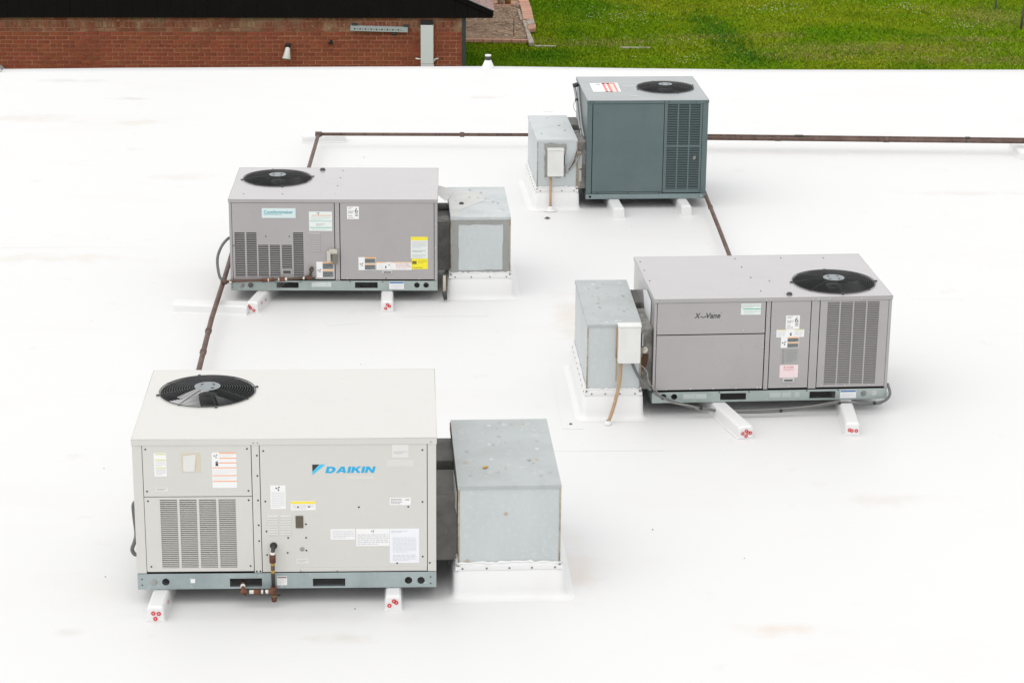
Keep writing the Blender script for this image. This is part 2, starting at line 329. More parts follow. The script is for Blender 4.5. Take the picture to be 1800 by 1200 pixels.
# lawn reaching the horizon
g = one(GROUND).add([(-400, -300, GZ), (400, -300, GZ), (400, 900, GZ), (-400, 900, GZ)], [(0, 1, 2, 3)]).build('lawn'); tag(g, 'green lawn beyond the roof edge', kind='structure')
def blades(name, n, x0, x1, y0, y1, h0, h1, m, fn=None, wd=.012, seed=1):
    r = np.random.RandomState(seed); x = r.uniform(x0, x1, n); y = r.uniform(y0, y1, n)
    # clumped: displace towards patchy density
    keep = ~((x < .36 - .03 * (y - 50.8)) & (y > 50.72) & (y < 56.1) & (x > -3))
    keep &= ~((x < -.86 - .046 * (y - 38)) & (y < 60))
    if fn is not None: keep &= fn(x, y, r)
    x, y = x[keep], y[keep]; n = len(x)
    h = r.uniform(h0, h1, n) * (.7 + .6 * np.clip(np.sin(x * 1.9 + 2 * np.sin(y * .7)) * np.sin(y * 2.3 + x * .6) + .4, 0, 1)); a = r.uniform(0, 6.283, n); lx = r.normal(0, .8, n) * h; ly = r.normal(0, .8, n) * h; ww = wd * r.uniform(.6, 1.4, n)
    v = np.zeros((n, 3, 3)); dx = np.cos(a) * ww; dy = np.sin(a) * ww
    v[:, 0] = np.stack([x - dx, y - dy, np.full(n, GZ)], 1); v[:, 1] = np.stack([x + dx, y + dy, np.full(n, GZ)], 1)
    v[:, 2] = np.stack([x + lx, y + ly, GZ + h], 1)
    me = bpy.data.meshes.new(name); me.vertices.add(3 * n); me.vertices.foreach_set('co', v.ravel())
    me.loops.add(3 * n); me.loops.foreach_set('vertex_index', np.arange(3 * n)); me.polygons.add(n); me.polygons.foreach_set('loop_start', np.arange(n) * 3); me.polygons.foreach_set('loop_total', np.full(n, 3))
    me.update(calc_edges=True); me.materials.append(m); return link(name, me)
tag(blades('grass', 380000, -2.5, 16, 46.5, 60.5, .022, .06, GRASS, wd=.012), 'short bright green mown grass of the lawn', 'grass', kind='stuff')
def dryf(x, y, r):
    p = np.zeros_like(x)
    for cx, cy, sx, sy in ((2.2, 50.9, 1.3, .35), (4.2, 51.6, .9, .3), (8.0, 50.4, 2.2, .55), (5.9, 51.9, .5, .3), (9.9, 49.2, 1.6, .4), (1.6, 50.5, .8, .2), (11.2, 54.5, .8, 1.2), (10.5, 51.6, 1., .3), (6.5, 49.5, 1., .4)): p = np.maximum(p, np.exp(-((x - cx) / sx) ** 2 - ((y - cy) / sy) ** 2))
    return r.rand(len(x)) < p * .85
def lush(x, y, r): return r.rand(len(x)) < .75 * np.exp(-((x - 4.75 + .10 * (y - 51)) / .42) ** 2 - ((y - 51.6) / 2.8) ** 2) + .45 * np.exp(-((x - 5.1) / .7) ** 2 - ((y - 49.2) / .6) ** 2)
tag(blades('lush_grass', 90000, 2.5, 8, 46.5, 57, .03, .085, mat('lush_grass', (.04, .155, .008), .7, rnd=.35, island=True, spec=.08), lush, seed=11), 'dark lush patch of longer grass in the lawn', 'grass', kind='stuff')
tag(blades('dry_grass', 160000, -1, 14, 48.5, 57, .03, .07, DRY, dryf, seed=5), 'yellowed dry patches in the lawn', 'grass', kind='stuff')
def clov(x, y, r):
    p = np.full_like(x, .02)
    for cx, cy, s in ((4.0, 50.7, .4), (3.7, 48.9, .45), (8.4, 57, .8), (10.4, 53.2, .5), (6.2, 55.3, .8), (2.6, 54, .8), (9.6, 55.5, .7)): p = np.maximum(p, .6 * np.exp(-((x - cx) ** 2 + (y - cy) ** 2) / s ** 2))
    return r.rand(len(x)) < p
def clover():
    r = np.random.RandomState(9); x = r.uniform(-1, 14, 16000); y = r.uniform(48, 59, 16000); k = clov(x, y, r) & ~((x < .5) & (y > 50.6) & (y < 56.2)); mb = one(CLOVER)
    for a, b in zip(x[k], y[k]):
        s = random.uniform(.008, .016); z = GZ + random.uniform(.05, .09)
        mb.add([(a - s, b, z), (a + s, b, z), (a, b - s, z), (a, b + s, z), (a, b, z + s), (a, b, z - s)], [(0, 2, 4), (2, 1, 4), (1, 3, 4), (3, 0, 4), (2, 0, 5), (1, 2, 5)])
    tag(mb.build('clover_flowers'), 'tiny white clover flowers dotted in the lawn', 'flowers', kind='stuff')
clover()

# ================================================================== ROOFTOP UNITS
SCREW_B = one(SCREWB).lathe([(0.0005, -.004), (.0048, -.003), (.006, 0)], n=8).mesh('screw')
SCREW_Z = one(SCREWG).lathe([(0.0005, -.005), (.0055, -.004), (.0065, 0)], n=8).mesh('screw')
def screws(root, pts, me, y=0., name='screw'):
    for (u, z) in pts: link(name, me, root, (u, y, z), (R(-90), 0, 0))
def fan(root, cx, cy, H, r, blade_m, nb, hub_r=.08, phase=0., wide=.55, gname='fan_guard', rot0=0., hand=1, drop=.085):
    one(SHROUD).lathe([(r + .002, -.004), (r - .004, -.06), (r - .006, -.2), (r + .05, -.42)], (cx, cy, H), 48).build('fan_shroud', root)
    one(DARK).disc((cx, cy, H - .45), r + .06, n=32).build('fan_well', root)
    mo = one(SHROUD).lathe([(.001, -.02), (.062, -.022), (.066, -.035), (.066, -.21), (.001, -.22)], (cx, cy, H), 24).build('fan_motor', root)
    lab = MB(); lab.use(flat(150, 158, 158))
    for i in range(5):
        a0 = -math.pi / 2 - .45 + i * .22; a1 = a0 + .2
        for z0, z1 in ((-.1, -.075), (-.14, -.112)):
            lab.add([(cx + .0672 * math.cos(a), cy + .0672 * math.sin(a), H + z) for a, z in ((a0, z0), (a1, z0), (a1, z1), (a0, z1))], [(0, 1, 2, 3)])
    lab.build('rating_plate', mo)
    for k in range(nb):
        a = phase + 2 * math.pi * k / nb; vs = []; nr, na = 6, 5
        for i in range(nr):
            rr = .06 + (r - .02 - .06) * i / (nr - 1); wd = wide * (.75 + .35 * i / (nr - 1)); pit = .10 * (1 - .25 * i / (nr - 1))
            for j in range(na):
                t = j / (na - 1) - .5; ang = a + t * wd + .12 * i / (nr - 1)
                vs.append((cx + rr * math.cos(ang), cy + rr * math.sin(ang), H - drop + hand * t * pit + .012 * (4 * t * t)))
        fs = [(i * na + j, i * na + j + 1, (i + 1) * na + j + 1, (i + 1) * na + j) for i in range(nr - 1) for j in range(na - 1)]
        one(blade_m).add(vs, fs, True).build('fan_blade', root)
    gd = one(BLACK); N = 14; R1 = r + .006
    zr = lambda q: H + .006 + .03 * (1 - (q / R1) ** 2)
    for i in range(N):
        q = hub_r + (R1 - hub_r) * (i + 1) / N; gd.torus((cx, cy, zr(q)), q, .0016 if i < N - 1 else .003, 72, 6)
    for k in range(8):
        a = rot0 + 2 * math.pi * k / 8
        gd.tube([(cx + q * math.cos(a), cy + q * math.sin(a), zr(q) - .003) for q in np.linspace(hub_r * .8, R1, 6)] + [(cx + (R1 + .012) * math.cos(a), cy + (R1 + .012) * math.sin(a), H + .004)], .0026, 5)
        if k % 2 == 0: gd.box(cx + (R1 + .014) * math.cos(a) - .009, cx + (R1 + .014) * math.cos(a) + .009, cy + (R1 + .014) * math.sin(a) - .007, cy + (R1 + .014) * math.sin(a) + .007, H + .001, H + .009)
    gd.build(gname, root)
    z = zr(0) + .002
    me = plate_mesh('hub_plate', circ(0, 0, hub_r + .003, 32), [[(hub_r * .62 * math.cos(a) + c * math.cos(a) * .6 - s * math.sin(a), hub_r * .62 * math.sin(a) + c * math.sin(a) * .6 + s * math.cos(a)) for c, s in ((-.014, -.014), (.014, -.014), (.014, .014), (-.014, .014))] for a in (.75, 2.4, 3.9, 5.5)], .003, PLATE, 'xy')
    link('hub_plate', me, root, (cx, cy, z))

def sticker(root, u0, u1, z0, z1, y, m=None, bands=(), lines=(), name='warning_label', label=None, marks=(), text=()):
    """a paper label; bands (x0,x1,z0,z1,rgb) and lines (x0,x1,z0,z1,n,rgb) in 0..1 of the label, z from the top"""
    s = one(m or PAPER).box(u0, u1, y - .0008, y, z0, z1).build(name, root)
    W, Hh = u1 - u0, z1 - z0; mb = MB(); yy = y - .0013
    for (a, b, c, d, rgb) in bands: mb.use(flat(*rgb)).quadxz(u0 + a * W, u0 + b * W, z1 - d * Hh, z1 - c * Hh, yy)
    yy -= .0003
    for (a, b, c, d, n, rgb) in lines:
        mb.use(flat(*rgb)); p = (d - c) / n
        for i in range(n):
            x = a; zt = z1 - (c + p * i + p * .2) * Hh; zb = zt - p * .42 * Hh
            while x < b - .02:
                wl = random.uniform(.05, .16); e = min(x + wl, b)
                if i == n - 1 and x > a + (b - a) * .6: break
                mb.quadxz(u0 + x * W, u0 + e * W, zb, zt, yy); x = e + .025
    for (kind, cx, cz, sz, rgb) in marks:
        mb.use(flat(*rgb)); X = u0 + cx * W; Z = z1 - cz * Hh
        if kind == 'tri':
            mb.add([(X - sz, yy, Z - sz * .8), (X + sz, yy, Z - sz * .8), (X, yy, Z + sz * .9)], [(0, 1, 2)])
        elif kind == 'fan':
            for k in range(3):
                a = k * 2.094 + .5; mb.add([(X, yy, Z), (X + sz * math.cos(a), yy, Z + sz * math.sin(a)), (X + sz * math.cos(a + .7), yy, Z + sz * math.sin(a + .7))], [(0, 1, 2)])
        elif kind == 'hand':
            mb.quadxz(X - sz * .5, X + sz * .5, Z - sz, Z, yy)
            for k in range(4): mb.quadxz(X - sz * .5 + k * sz * .27, X - sz * .5 + k * sz * .27 + sz * .18, Z, Z + sz * (.7 + .2 * (k % 3)), yy)
    for (t, a, c, wd, hh, rgb) in text:
        mb.use(flat(*rgb)); text_add(mb, t, u0 + a * W, z1 - c * Hh, yy, wd * W if wd else None, hh * Hh)
    if mb.v: mb.build('print', s)['kind'] = 'stuff'
    if label: s['label'] = label
    return s

def unit_shell(name, label, loc, rz, W, D, H, pm, topm, rail_m, rail_h, lip, slots, holes, fan_c, fan_r, group=None):
    root = empty(name, loc, rz); tag(root, label, 'air conditioner', 'packaged rooftop units')
    hl = [circ(u, z, rr, 20) for u, z, rr in holes] + [rect(a, b, c, d) for a, b, c, d in slots]
    link('base_rail', plate_mesh('base_rail', rect(0, W, 0, rail_h), hl, .003, rail_m), root, (0, -.002, 0))
    for z in (0, rail_h - .004): pass
    one(rail_m).box(0, W, .0015, .045, .0006, .0036).build('rail_flange', root)
    one(rail_m).box(.0, W, D - .003, D, 0, rail_h).build('base_rail', root)
    one(rail_m).box(.0, .003, .003, D - .003, 0, rail_h).build('base_rail', root)
    one(rail_m).box(W - .003, W, .003, D - .003, 0, rail_h).build('base_rail', root)
    one(DARK).box(.004, W - .004, .02, D - .004, rail_h - .012, rail_h - .004).build('base_pan', root)
    t = .004; z0, z1 = rail_h + .001, H - .006
    one(pm).box(.002, .002 + t, .008, D - .006, z0, z1).build('side_panel', root)
    one(pm).box(W - .002 - t, W - .002, .008, D - .006, z0, z1).build('side_panel', root)
    one(pm).box(.008, W - .008, D - .008, D - .004, z0, z1).build('back_panel', root)
    ov = .004
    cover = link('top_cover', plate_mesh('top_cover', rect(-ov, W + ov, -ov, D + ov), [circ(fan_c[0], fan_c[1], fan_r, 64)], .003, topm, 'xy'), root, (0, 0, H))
    lipb = one(pm).box(-ov, W + ov, -ov, -ov + .003, H - lip, H - .0032).box(-ov, W + ov, D + ov - .003, D + ov, H - lip, H - .0032).box(-ov, -ov + .003, -ov + .003, D + ov - .003, H - lip, H - .0032).box(W + ov - .003, W + ov, -ov + .003, D + ov - .003, H - lip, H - .0032)
    lipb.build('cover_lip', root)
    # hem along the lip's lower edge and rounded top edge
    one(topm).tube([(-ov, -ov + .002, H - .002), (W + ov, -ov + .002, H - .002)], .0032, 8).tube([(-ov + .002, -ov, H - .002), (-ov + .002, D + ov, H - .002)], .0032, 8).tube([(W + ov - .002, -ov, H - .002), (W + ov - .002, D + ov, H - .002)], .0032, 8).tube([(-ov, D + ov - .002, H - .002), (W + ov, D + ov - .002, H - .002)], .0032, 8).build('cover_edge', root)
    # dark inner partition keeps the cabinet closed behind the panel joints
    one(DARK).box(.01, W - .01, .075, .08, rail_h, H - .01).build('inner_partition', root)
    return root
def panel(root, u0, u1, z0, z1, m, holes=(), t=.005, y=0., name='front_panel', bevel=.002):
    if holes: return link(name, plate_mesh(name, rect(u0, u1, z0, z1), [rect(*h) for h in holes], t, m), root, (0, y, 0))
    return one(m).box(u0, u1, y, y + t, z0, z1).build(name, root, bevel)
def louvres(root, parent, cols, m, pitch, yf, hood=.010, name='slat', thick=.0035, drop=.55):
    """each slat a folded blade in its own opening"""
    cache = {}
    for (u0, u1, z0, z1) in cols:
        wdt = round(u1 - u0, 4); n = int(round((z1 - z0) / pitch)); p = (z1 - z0) / n; key = (wdt, round(p, 4))
        if key not in cache:
            h = p * drop
            # profile in y,z: slopes from inside-top outwards and down, rolled lip
            pr = [(hood, h * 1.05), (hood * .35, h * .85), (-.002, h * .1), (-.002, -h * .12), (.0005, -h * .1), (.003, h * .35), (hood, h * .75)]
            k = len(pr); vs = [(x, a, b) for x in (0, wdt) for a, b in pr]
            fs = [(i, (i + 1) % k, k + (i + 1) % k, k + i) for i in range(k)] + [tuple(range(k - 1, -1, -1)), tuple(range(k, 2 * k))]
            cache[key] = one(m).add(vs, fs).mesh(name)
        for i in range(n): link(name, cache[key], parent, (u0, yf, z0 + p * (i + .25)))

Z0 = .105
# ---------------------------------------------------------------- unit A: cream, front left
W, D, H = 1.888, 1.325, 1.013
A = unit_shell('rooftop_unit', 'cream rooftop unit with blue brand lettering and four-column louvred panel, nearest the camera', (-2.3533, 13.3987, Z0), .0444, W, D, H, CREAM, CREAM, RAIL, .106, .042,
               [(.581, .784, .013, .070), (1.105, 1.31, .012, .065)], [(.1, .051, .024), (.177, .050, .024), (1.711, .048, .024), (1.791, .047, .024)], (.396, .89), .308)
panel(A, .0, .060, .109, .970, CREAM, name='corner_post')
panel(A, 1.834, 1.888, .109, .970, CREAM, name='corner_post')
panel(A, .739, .786, .109, .970, CREAM, name='centre_post')
panel(A, .063, .735, .629, .970, CREAM, name='upper_panel')
cols = [(.160 + i * .1215, .160 + i * .1215 + .1065, .148, .606) for i in range(4)]
lp = panel(A, .063, .735, .120, .625, CREAM, holes=[(a, b, c - .002, d + .002) for a, b, c, d in cols], name='louvre_panel')
louvres(A, lp, cols, CREAM, .01305, .0, hood=.011, drop=.36)
one(COIL).box(.07, .72, .018, .024, .125, .62).build('condenser_coil', A)
panel(A, .790, 1.830, .112, .970, CREAM, name='service_panel')
one(CREAM).box(1.03, 1.825, -.0035, -.0002, .118, .142).build('panel_strip', A, .0015)
screws(A, [(.025, .985), (.083, .945), (.712, .945), (.083, .665), (.714, .665), (.086, .60), (.714, .602), (.09, .155), (.714, .155), (.066, .117), (.752, .118), (.775, .118),
           (.772, .90), (.772, .765), (.772, .60), (.772, .432), (.772, .325), (.812, .93), (.817, .592), (.82, .39), (.82, .23), (1.802, .93), (1.802, .582), (1.802, .21), (1.09, .555), (1.402, .55), (1.712, .55),
           (.955, .345), (.95, .243), (1.068, .437), (1.068, .345), (1.068, .258), (1.02, .553), (1.64, .167), (1.847, .167), (.028, .07), (.028, .03), (1.852, .07), (1.852, .026)], SCREW_B)
screws(A, [(.22, .118), (.53, .118), (1.03, .117), (1.26, .117), (.752, .985), (.778, .985), (1.855, .985)], one(SCREWB).lathe([(0.0005, -.003), (.0028, -.002), (.0032, 0)], n=6).mesh('screw'), -.0045)
sv = one(CREAM)
for c in (0, 1):
    for i in range(8):
        z = .365 + i * .0172; u = .825 + c * .083
        sv.add([(u, 0, z + .012), (u + .07, 0, z + .012), (u + .067, -.006, z + .002), (u + .003, -.006, z + .002), (u, 0, z), (u + .07, 0, z)], [(0, 3, 2, 1), (0, 4, 3), (1, 2, 5), (3, 4, 5, 2)])
sv.build('pressed_vent', A)
# labels and logo
sticker(A, .133, .210, .765, .920, 0, bands=[(.12, .95, .03, .07, (205, 215, 120)), (.12, .95, .28, .32, (205, 215, 120)), (.12, .95, .62, .66, (205, 215, 120))], lines=[(.12, .9, .70, .95, 4, (205, 205, 205)), (.12, .9, .36, .58, 4, (215, 215, 215))])
pk = one(mat('kraft_pocket', (.60, .54, .44), .6)).box(.302, .422, -.0008, 0, .792, .920).build('document_pocket', A)
one(PAPERD).add([(.315, -.002, .90), (.395, -.003, .912), (.383, -.0035, .797), (.335, -.0025, .795), (.312, -.0018, .80)], [(4, 3, 2, 1, 0)]).build('folded_paper', pk)
sticker(A, .492, .644, .686, .922, 0, bands=[(.30, 1, .0, .03, (238, 160, 110)), (.30, 1, .15, .175, (238, 160, 110)), (.30, 1, .28, .305, (238, 160, 110)), (.02, 1, .42, .445, (238, 165, 120)), (.02, 1, .64, .665, (238, 160, 110)), (.02, 1, .80, .825, (238, 160, 110))],
        lines=[(.32, .95, .05, .13, 2, (225, 225, 225)), (.06, .95, .48, .62, 3, (225, 225, 225)), (.06, .95, .69, .78, 2, (225, 225, 225))], marks=[('fan', .16, .10, .014, (120, 120, 125)), ('hand', .2, .31, .016, (55, 55, 60))])
sticker(A, .135, .214, .665, .691, 0, m=PAPERD, lines=[(.1, .9, .2, .8, 2, (170, 170, 168))])
sticker(A, .850, .945, .541, .700, 0, lines=[(.08, .94, .28, .95, 9, (212, 212, 214))], marks=[('fan', .5, .13, .016, (40, 40, 40))])
sticker(A, .976, 1.131, .532, .594, 0, bands=[(.0, 1., .05, .30, (238, 216, 60))], lines=[(.06, .95, .36, .9, 4, (205, 205, 205))])
sticker(A, 1.613, 1.715, .880, .968, 0, m=PAPERD, lines=[(.1, .95, .5, .75, 2, (190, 190, 190))])
sticker(A, 1.58, 1.75, .822, .868, 0, m=mat('ghost_label', (.635, .625, .59), .4))
sticker(A, 1.596, 1.728, .562, .612, 0, lines=[(.05, .6, .1, .9, 4, (150, 150, 150)), (.72, .95, .2, .4, 1, (70, 70, 70))])
sticker(A, 1.222, 1.375, .330, .402, 0, lines=[(.08, .95, .15, .9, 5, (205, 205, 208))])
sticker(A, 1.383, 1.592, .285, .402, 0, lines=[(.04, .97, .3, .95, 6, (200, 200, 203))], marks=[('fan', .5, .14, .011, (90, 90, 90))])
sticker(A, 1.594, 1.78, .168, .402, 0, m=mat('wiring_sheet', (.78, .79, .82), .4), lines=[(.05, .6, .06, .12, 2, (190, 195, 205)), (.1, .9, .25, .7, 12, (205, 208, 218)), (.1, .9, .75, .95, 5, (200, 203, 212))], name='wiring_diagram')
sticker(A, 1.005, 1.08, .17, .20, 0, m=PAPERD, lines=[(.1, .9, .2, .8, 2, (180, 180, 180))])
sticker(A, .879, .942, .022, .083, -.002, bands=[(.04, .96, .06, .2, (120, 95, 90))], lines=[(.1, .9, .3, .85, 4, (205, 205, 205))])
sticker(A, .333, .362, .042, .070, -.002)
sticker(A, 1.33, 1.50, .74, .757, 0, m=mat('ghost_label', (.635, .625, .59), .4))
dv = one(mat('bronze_sight_glass', (.10, .085, .06), .3)).box(1.004, 1.052, -.006, 0, .412, .494).build('reset_cover', A, .003)
one(mat('hole_plug', (.3, .3, .27), .6)).lathe([(.0005, -.004), (.014, -.003), (.015, 0)], n=16).build('hole_plug', A, loc=(1.042, 0, .268), rot=(R(-90), 0, 0))
def logoA():
    k = .00096; X0, Z1 = 1.115, .838; y = -.0012
    mb = one(flat(45, 42, 44))
    P = lambda a, b: (X0 + (a - 410) * k, y, Z1 - (b - 212) * k)
    mb.add([P(410, 212), P(455, 212), P(410, 262)], [(0, 2, 1)])
    mb.use(flat(62, 188, 226)).add([P(457, 212), P(496, 212), P(410, 285), P(410, 264)], [(0, 3, 2, 1)])
    o = mb.build('brand_emblem', A); o['label'] = 'blue and black triangular emblem'
    L = {'D': (1.12, [(0, 0), (.62, 0), (.92, .1), (1.1, .36), (1.1, .66), (.92, .9), (.62, 1), (0, 1)], [[(.33, .24), (.58, .24), (.74, .4), (.74, .6), (.58, .76), (.33, .76)]]),
         'A': (1.22, [(0, 0), (.34, 0), (.43, .19), (.82, .19), (.88, 0), (1.22, 0), (.84, 1), (.44, 1)], [[(.52, .4), (.76, .4), (.66, .74)]]),
         'I': (.33, [(0, 0), (.33, 0), (.33, 1), (0, 1)], []),
         'K': (1.1, [(0, 0), (.33, 0), (.33, .34), (.44, .45), (.74, 0), (1.13, 0), (.68, .62), (1.08, 1), (.68, 1), (.33, .62), (.33, 1), (0, 1)], []),
         'N': (1.1, [(0, 0), (.3, 0), (.3, .58), (.78, 0), (1.1, 0), (1.1, 1), (.8, 1), (.8, .42), (.32, 1), (0, 1)], [])}
    x = 0; h = 44 * k; sx = 1.24; ltr = empty('brand_lettering', (0, 0, 0)); ltr.parent = A
    for c in 'DAIKIN':
        wd, out, ho = L[c]; f = lambda q: (X0 + 84 * k + ((x + q[0]) * sx + .26 * q[1]) * h, Z1 - 60 * k + q[1] * h)
        link('letter', plate_mesh('letter', [f(q) for q in out], [[f(q) for q in hq] for hq in ho], .0012, flat(20, 165, 214)), ltr, (0, -.0014, 0)); x += wd + .12
logoA()
fan(A, .396, .89, H, .308, ALU, 3, .083, phase=3.95, wide=.9, hand=-1, rot0=.25, drop=.078)
# ---------------------------------------------------------------- unit B: mauve grey, stepped grille
W, D, H = 1.865, 1.187, .848
B = unit_shell('rooftop_unit', 'mauve-grey rooftop unit with teal nameplate and stepped front grille', (-2.5438, 19.9639, Z0), .029, W, D, H, GREIGE, GREIGE, RAILB, .092, .030,
               [(.411, .61, .024, .077), (1.119, 1.324, .024, .078)], [(.097, .05, .025), (.179, .05, .025), (1.679, .052, .025), (1.762, .052, .025)], (.384, .777), .312)
panel(B, .0, .022, .095, .816, GREIGE, name='corner_post'); panel(B, 1.838, 1.865, .095, .816, GREIGE, name='corner_post')
panel(B, .945, .986, .095, .816, GREIGE, name='centre_post', y=.004)
cb = [(.045, .135, .13, .54), (.151, .241, .13, .54), (.255, .345, .13, .424), (.359, .449, .13, .424), (.466, .556, .205, .424), (.57, .66, .13, .54)]
lp = panel(B, .026, .939, .105, .814, GREIGE, holes=[(a, b, c - .002, d + .002) for a, b, c, d in cb], name='grille_panel')
louvres(B, lp, cb, GREIGE, .0172, .0015, hood=.010, thick=.003, drop=.32)
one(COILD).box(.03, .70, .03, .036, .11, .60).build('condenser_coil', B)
panel(B, .993, 1.833, .105, .816, GREIGE, name='access_panel')
pv = one(GREIGE)
for i in range(11):
    z = .365 + i * .0163; pv.add([(.703, 0, z + .012), (.815, 0, z + .012), (.811, -.007, z + .002), (.707, -.007, z + .002), (.703, 0, z), (.815, 0, z)], [(0, 3, 2, 1), (0, 4, 3), (1, 2, 5), (3, 4, 5, 2)])
pv.build('pressed_vent', B)
screws(B, [(.965, .70), (.965, .55), (.965, .40), (.955, .11), (.98, .11), (1.85, .62), (1.85, .40), (1.85, .13), (1.05, .11), (1.7, .11), (.36, .115), (.77, .115)], SCREW_Z)
screws(B, [(.325, .505), (.535, .505), (1.40, .115), (.035, .42), (.012, .06), (.012, .03)], SCREW_B)
screws(B, [(1.075, .082), (1.37, .082), (.40, .082), (.63, .082)], SCREW_B, -.002)
for (u, d, k) in ((.94, .2, 0), (.95, .5, 1), (.965, .8, 1), (.975, 1.08, 1), (.12, .19, 1), (.47, .19, 1), (.82, .19, 0), (1.8, .12, 0)): link('screw', SCREW_B if k else SCREW_Z, B, (u, d, H), (R(180), 0, 0))
one(BLACK).lathe([(.001, .02), (.02, .018), (.028, .0)], (.783, 1.1, H), 12).build('cover_plug', B)
np_ = one(mat('nameplate', (.62, .72, .72), .3)).box(.294, .597, -.004, 0, .676, .768).build('nameplate', B, .003)
mb = one(flat(30, 150, 165)); text_add(mb, 'Comfortmaker', .312, .718, -.0046, .262, .030, offset=.0006); mb.quadxz(.312, .47, .708, .712, -.0046); mb.build('lettering', np_)
sticker(B, .715, .921, .557, .736, 0, m=mat('label_paper_green', (.72, .77, .74), .4), bands=[(.12, .96, .18, .21, (225, 150, 110)), (.03, .98, .48, .51, (120, 190, 175)), (.03, .98, .80, .84, (120, 190, 175))], lines=[(.1, .9, .26, .45, 3, (200, 205, 200)), (.3, .7, .62, .74, 2, (170, 150, 150)), (.1, .9, .88, .97, 2, (195, 205, 200))], marks=[('fan', .4, .09, .014, (60, 60, 60))])
def six(root, u0, u1, z0, z1):
    s = sticker(root, u0, u1, z0, z1, 0, lines=[(.1, .5, .04, .22, 2, (150, 150, 150)), (.1, .55, .34, .58, 3, (130, 130, 132)), (.1, .5, .68, .8, 1, (140, 140, 140)), (.1, .85, .84, .94, 1, (120, 120, 120))], bands=[(.68, .92, .60, .65, (60, 60, 60)), (.68, .92, .72, .77, (60, 60, 60))], text=[('6', .66, .53, .25, .42, (70, 70, 70))], label='white label with a large numeral 6')
six(B, 1.056, 1.162, .668, .784)
sticker(B, 1.625, 1.778, .302, .505, 0, m=mat('label_grey', (.70, .73, .72), .4), bands=[(0, 1, 0, .17, (232, 218, 60))], lines=[(.08, .92, .22, .52, 5, (195, 200, 198)), (.1, .9, .62, .72, 2, (150, 155, 150)), (.1, .9, .8, .98, 3, (190, 195, 190))])
sticker(B, 1.634, 1.778, .202, .300, 0, m=flat(236, 224, 45), bands=[(.02, .30, .22, .52, (120, 100, 30))], lines=[(.38, .95, .12, .5, 3, (200, 185, 40)), (.03, .95, .8, .95, 1, (150, 135, 40))], label='bright yellow label')
def hazard(root, u0, u1, z0, z1, wx=.36):
    sticker(root, u0, u1, z0, z1, 0, bands=[(wx, .98, .0, .1, (232, 175, 110)), (wx, .98, .11, .46, (120, 125, 125)), (wx, .98, .5, .58, (232, 175, 110)), (wx, .98, .60, .97, (120, 125, 125))], lines=[(wx + .04, .9, .15, .42, 3, (75, 78, 80)), (wx + .04, .9, .64, .93, 3, (75, 78, 80))], marks=[('fan', wx * .5, .55, .018, (50, 50, 50))])
hazard(B, 1.153, 1.31, .192, .313); hazard(B, .773, .93, .12, .27)
sticker(B, 1.314, 1.632, .194, .268, 0, bands=[(.0, .3, .0, .13, (236, 190, 140)), (.42, 1, .0, .10, (236, 190, 140)), (.55, .98, .5, .58, (225, 150, 120))], lines=[(.55, .98, .14, .46, 2, (190, 180, 175)), (.05, .25, .3, .9, 3, (220, 220, 220)), (.55, .98, .66, .95, 2, (215, 205, 200))])
sticker(B, 1.372, 1.448, .197, .262, -.0022, lines=[], marks=[('hand', .35, .6, .012, (70, 70, 70)), ('fan', .75, .3, .010, (60, 60, 60))])
for (u0, u1, z0, z1) in ((1.365, 1.46, .160, .193), (.46, .556, .152, .203)):
    h = one(GREIGE if u0 < 1 else mat('pale_grey_plastic', (.5, .5, .5), .4)).box(u0, u1, -.008, 0, z0, z1).build('handle', B, .003); one(flat(70, 68, 68)).quadxz(u0 + .014, u1 - .014, z0 + .009, z1 - .014, -.0085).build('handle_recess', h)
sticker(B, 1.428, 1.561, .014, .084, -.002, bands=[(0.02, .98, .04, .22, (30, 110, 165))], lines=[(.1, .9, .34, .9, 4, (208, 212, 216))])
for a, b in ((.727, .863), (.866, .905)): sticker(B, a, b, .035, .078, -.002, m=mat('rail_plate', (.58, .63, .61), .5), name='rail_plate')
sw = one(mat('beige_plastic', (.52, .50, .44), .5)).box(.872, .905, -.055, 0, .277, .378).build('service_box', B, .004)
one(mat('beige_plastic', (.52, .50, .44), .5)).box(.892, .965, -.04, -.002, .352, .392).build('bracket_arm', sw, .004)
one(mat('olive_grey_metal', (.17, .165, .13), .5)).box(.925, .963, -.05, -.002, .258, .351).build('bracket_plate', sw, .002)
fan(B, .384, .777, H, .312, BLADEB, 4, .075, phase=.4, wide=.6, rot0=.2)
# ---------------------------------------------------------------- unit C: slate green, tall square, far
W, D, H = 1.261, 1.215, 1.046
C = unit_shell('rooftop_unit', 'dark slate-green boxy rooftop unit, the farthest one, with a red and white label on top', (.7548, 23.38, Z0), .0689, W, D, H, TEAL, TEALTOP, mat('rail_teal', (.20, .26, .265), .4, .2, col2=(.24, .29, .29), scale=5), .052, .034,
               [], [(.045, .024, .013), (1.213, .024, .013)], (.89, .645), .298)
panel(C, .0, .055, .056, 1.010, TEAL, name='corner_post'); panel(C, 1.205, 1.261, .056, 1.010, TEAL, name='corner_post')
panel(C, .062, .800, .075, 1.008, TEAL, name='front_panel')
cc = [(u, u + .105, a, b) for (a, b) in ((.572, 1.000), (.104, .547)) for u in (.836, .955, 1.074)]
lp = panel(C, .806, 1.200, .062, 1.010, TEAL, holes=[(a, b, c - .002, d + .002) for a, b, c, d in cc], name='louvre_panel')
louvres(C, lp, cc, TEAL, .0182, .0015, hood=.010, thick=.003, drop=.4)
one(COILD).box(.81, 1.195, .03, .036, .07, 1.0).build('condenser_coil', C)
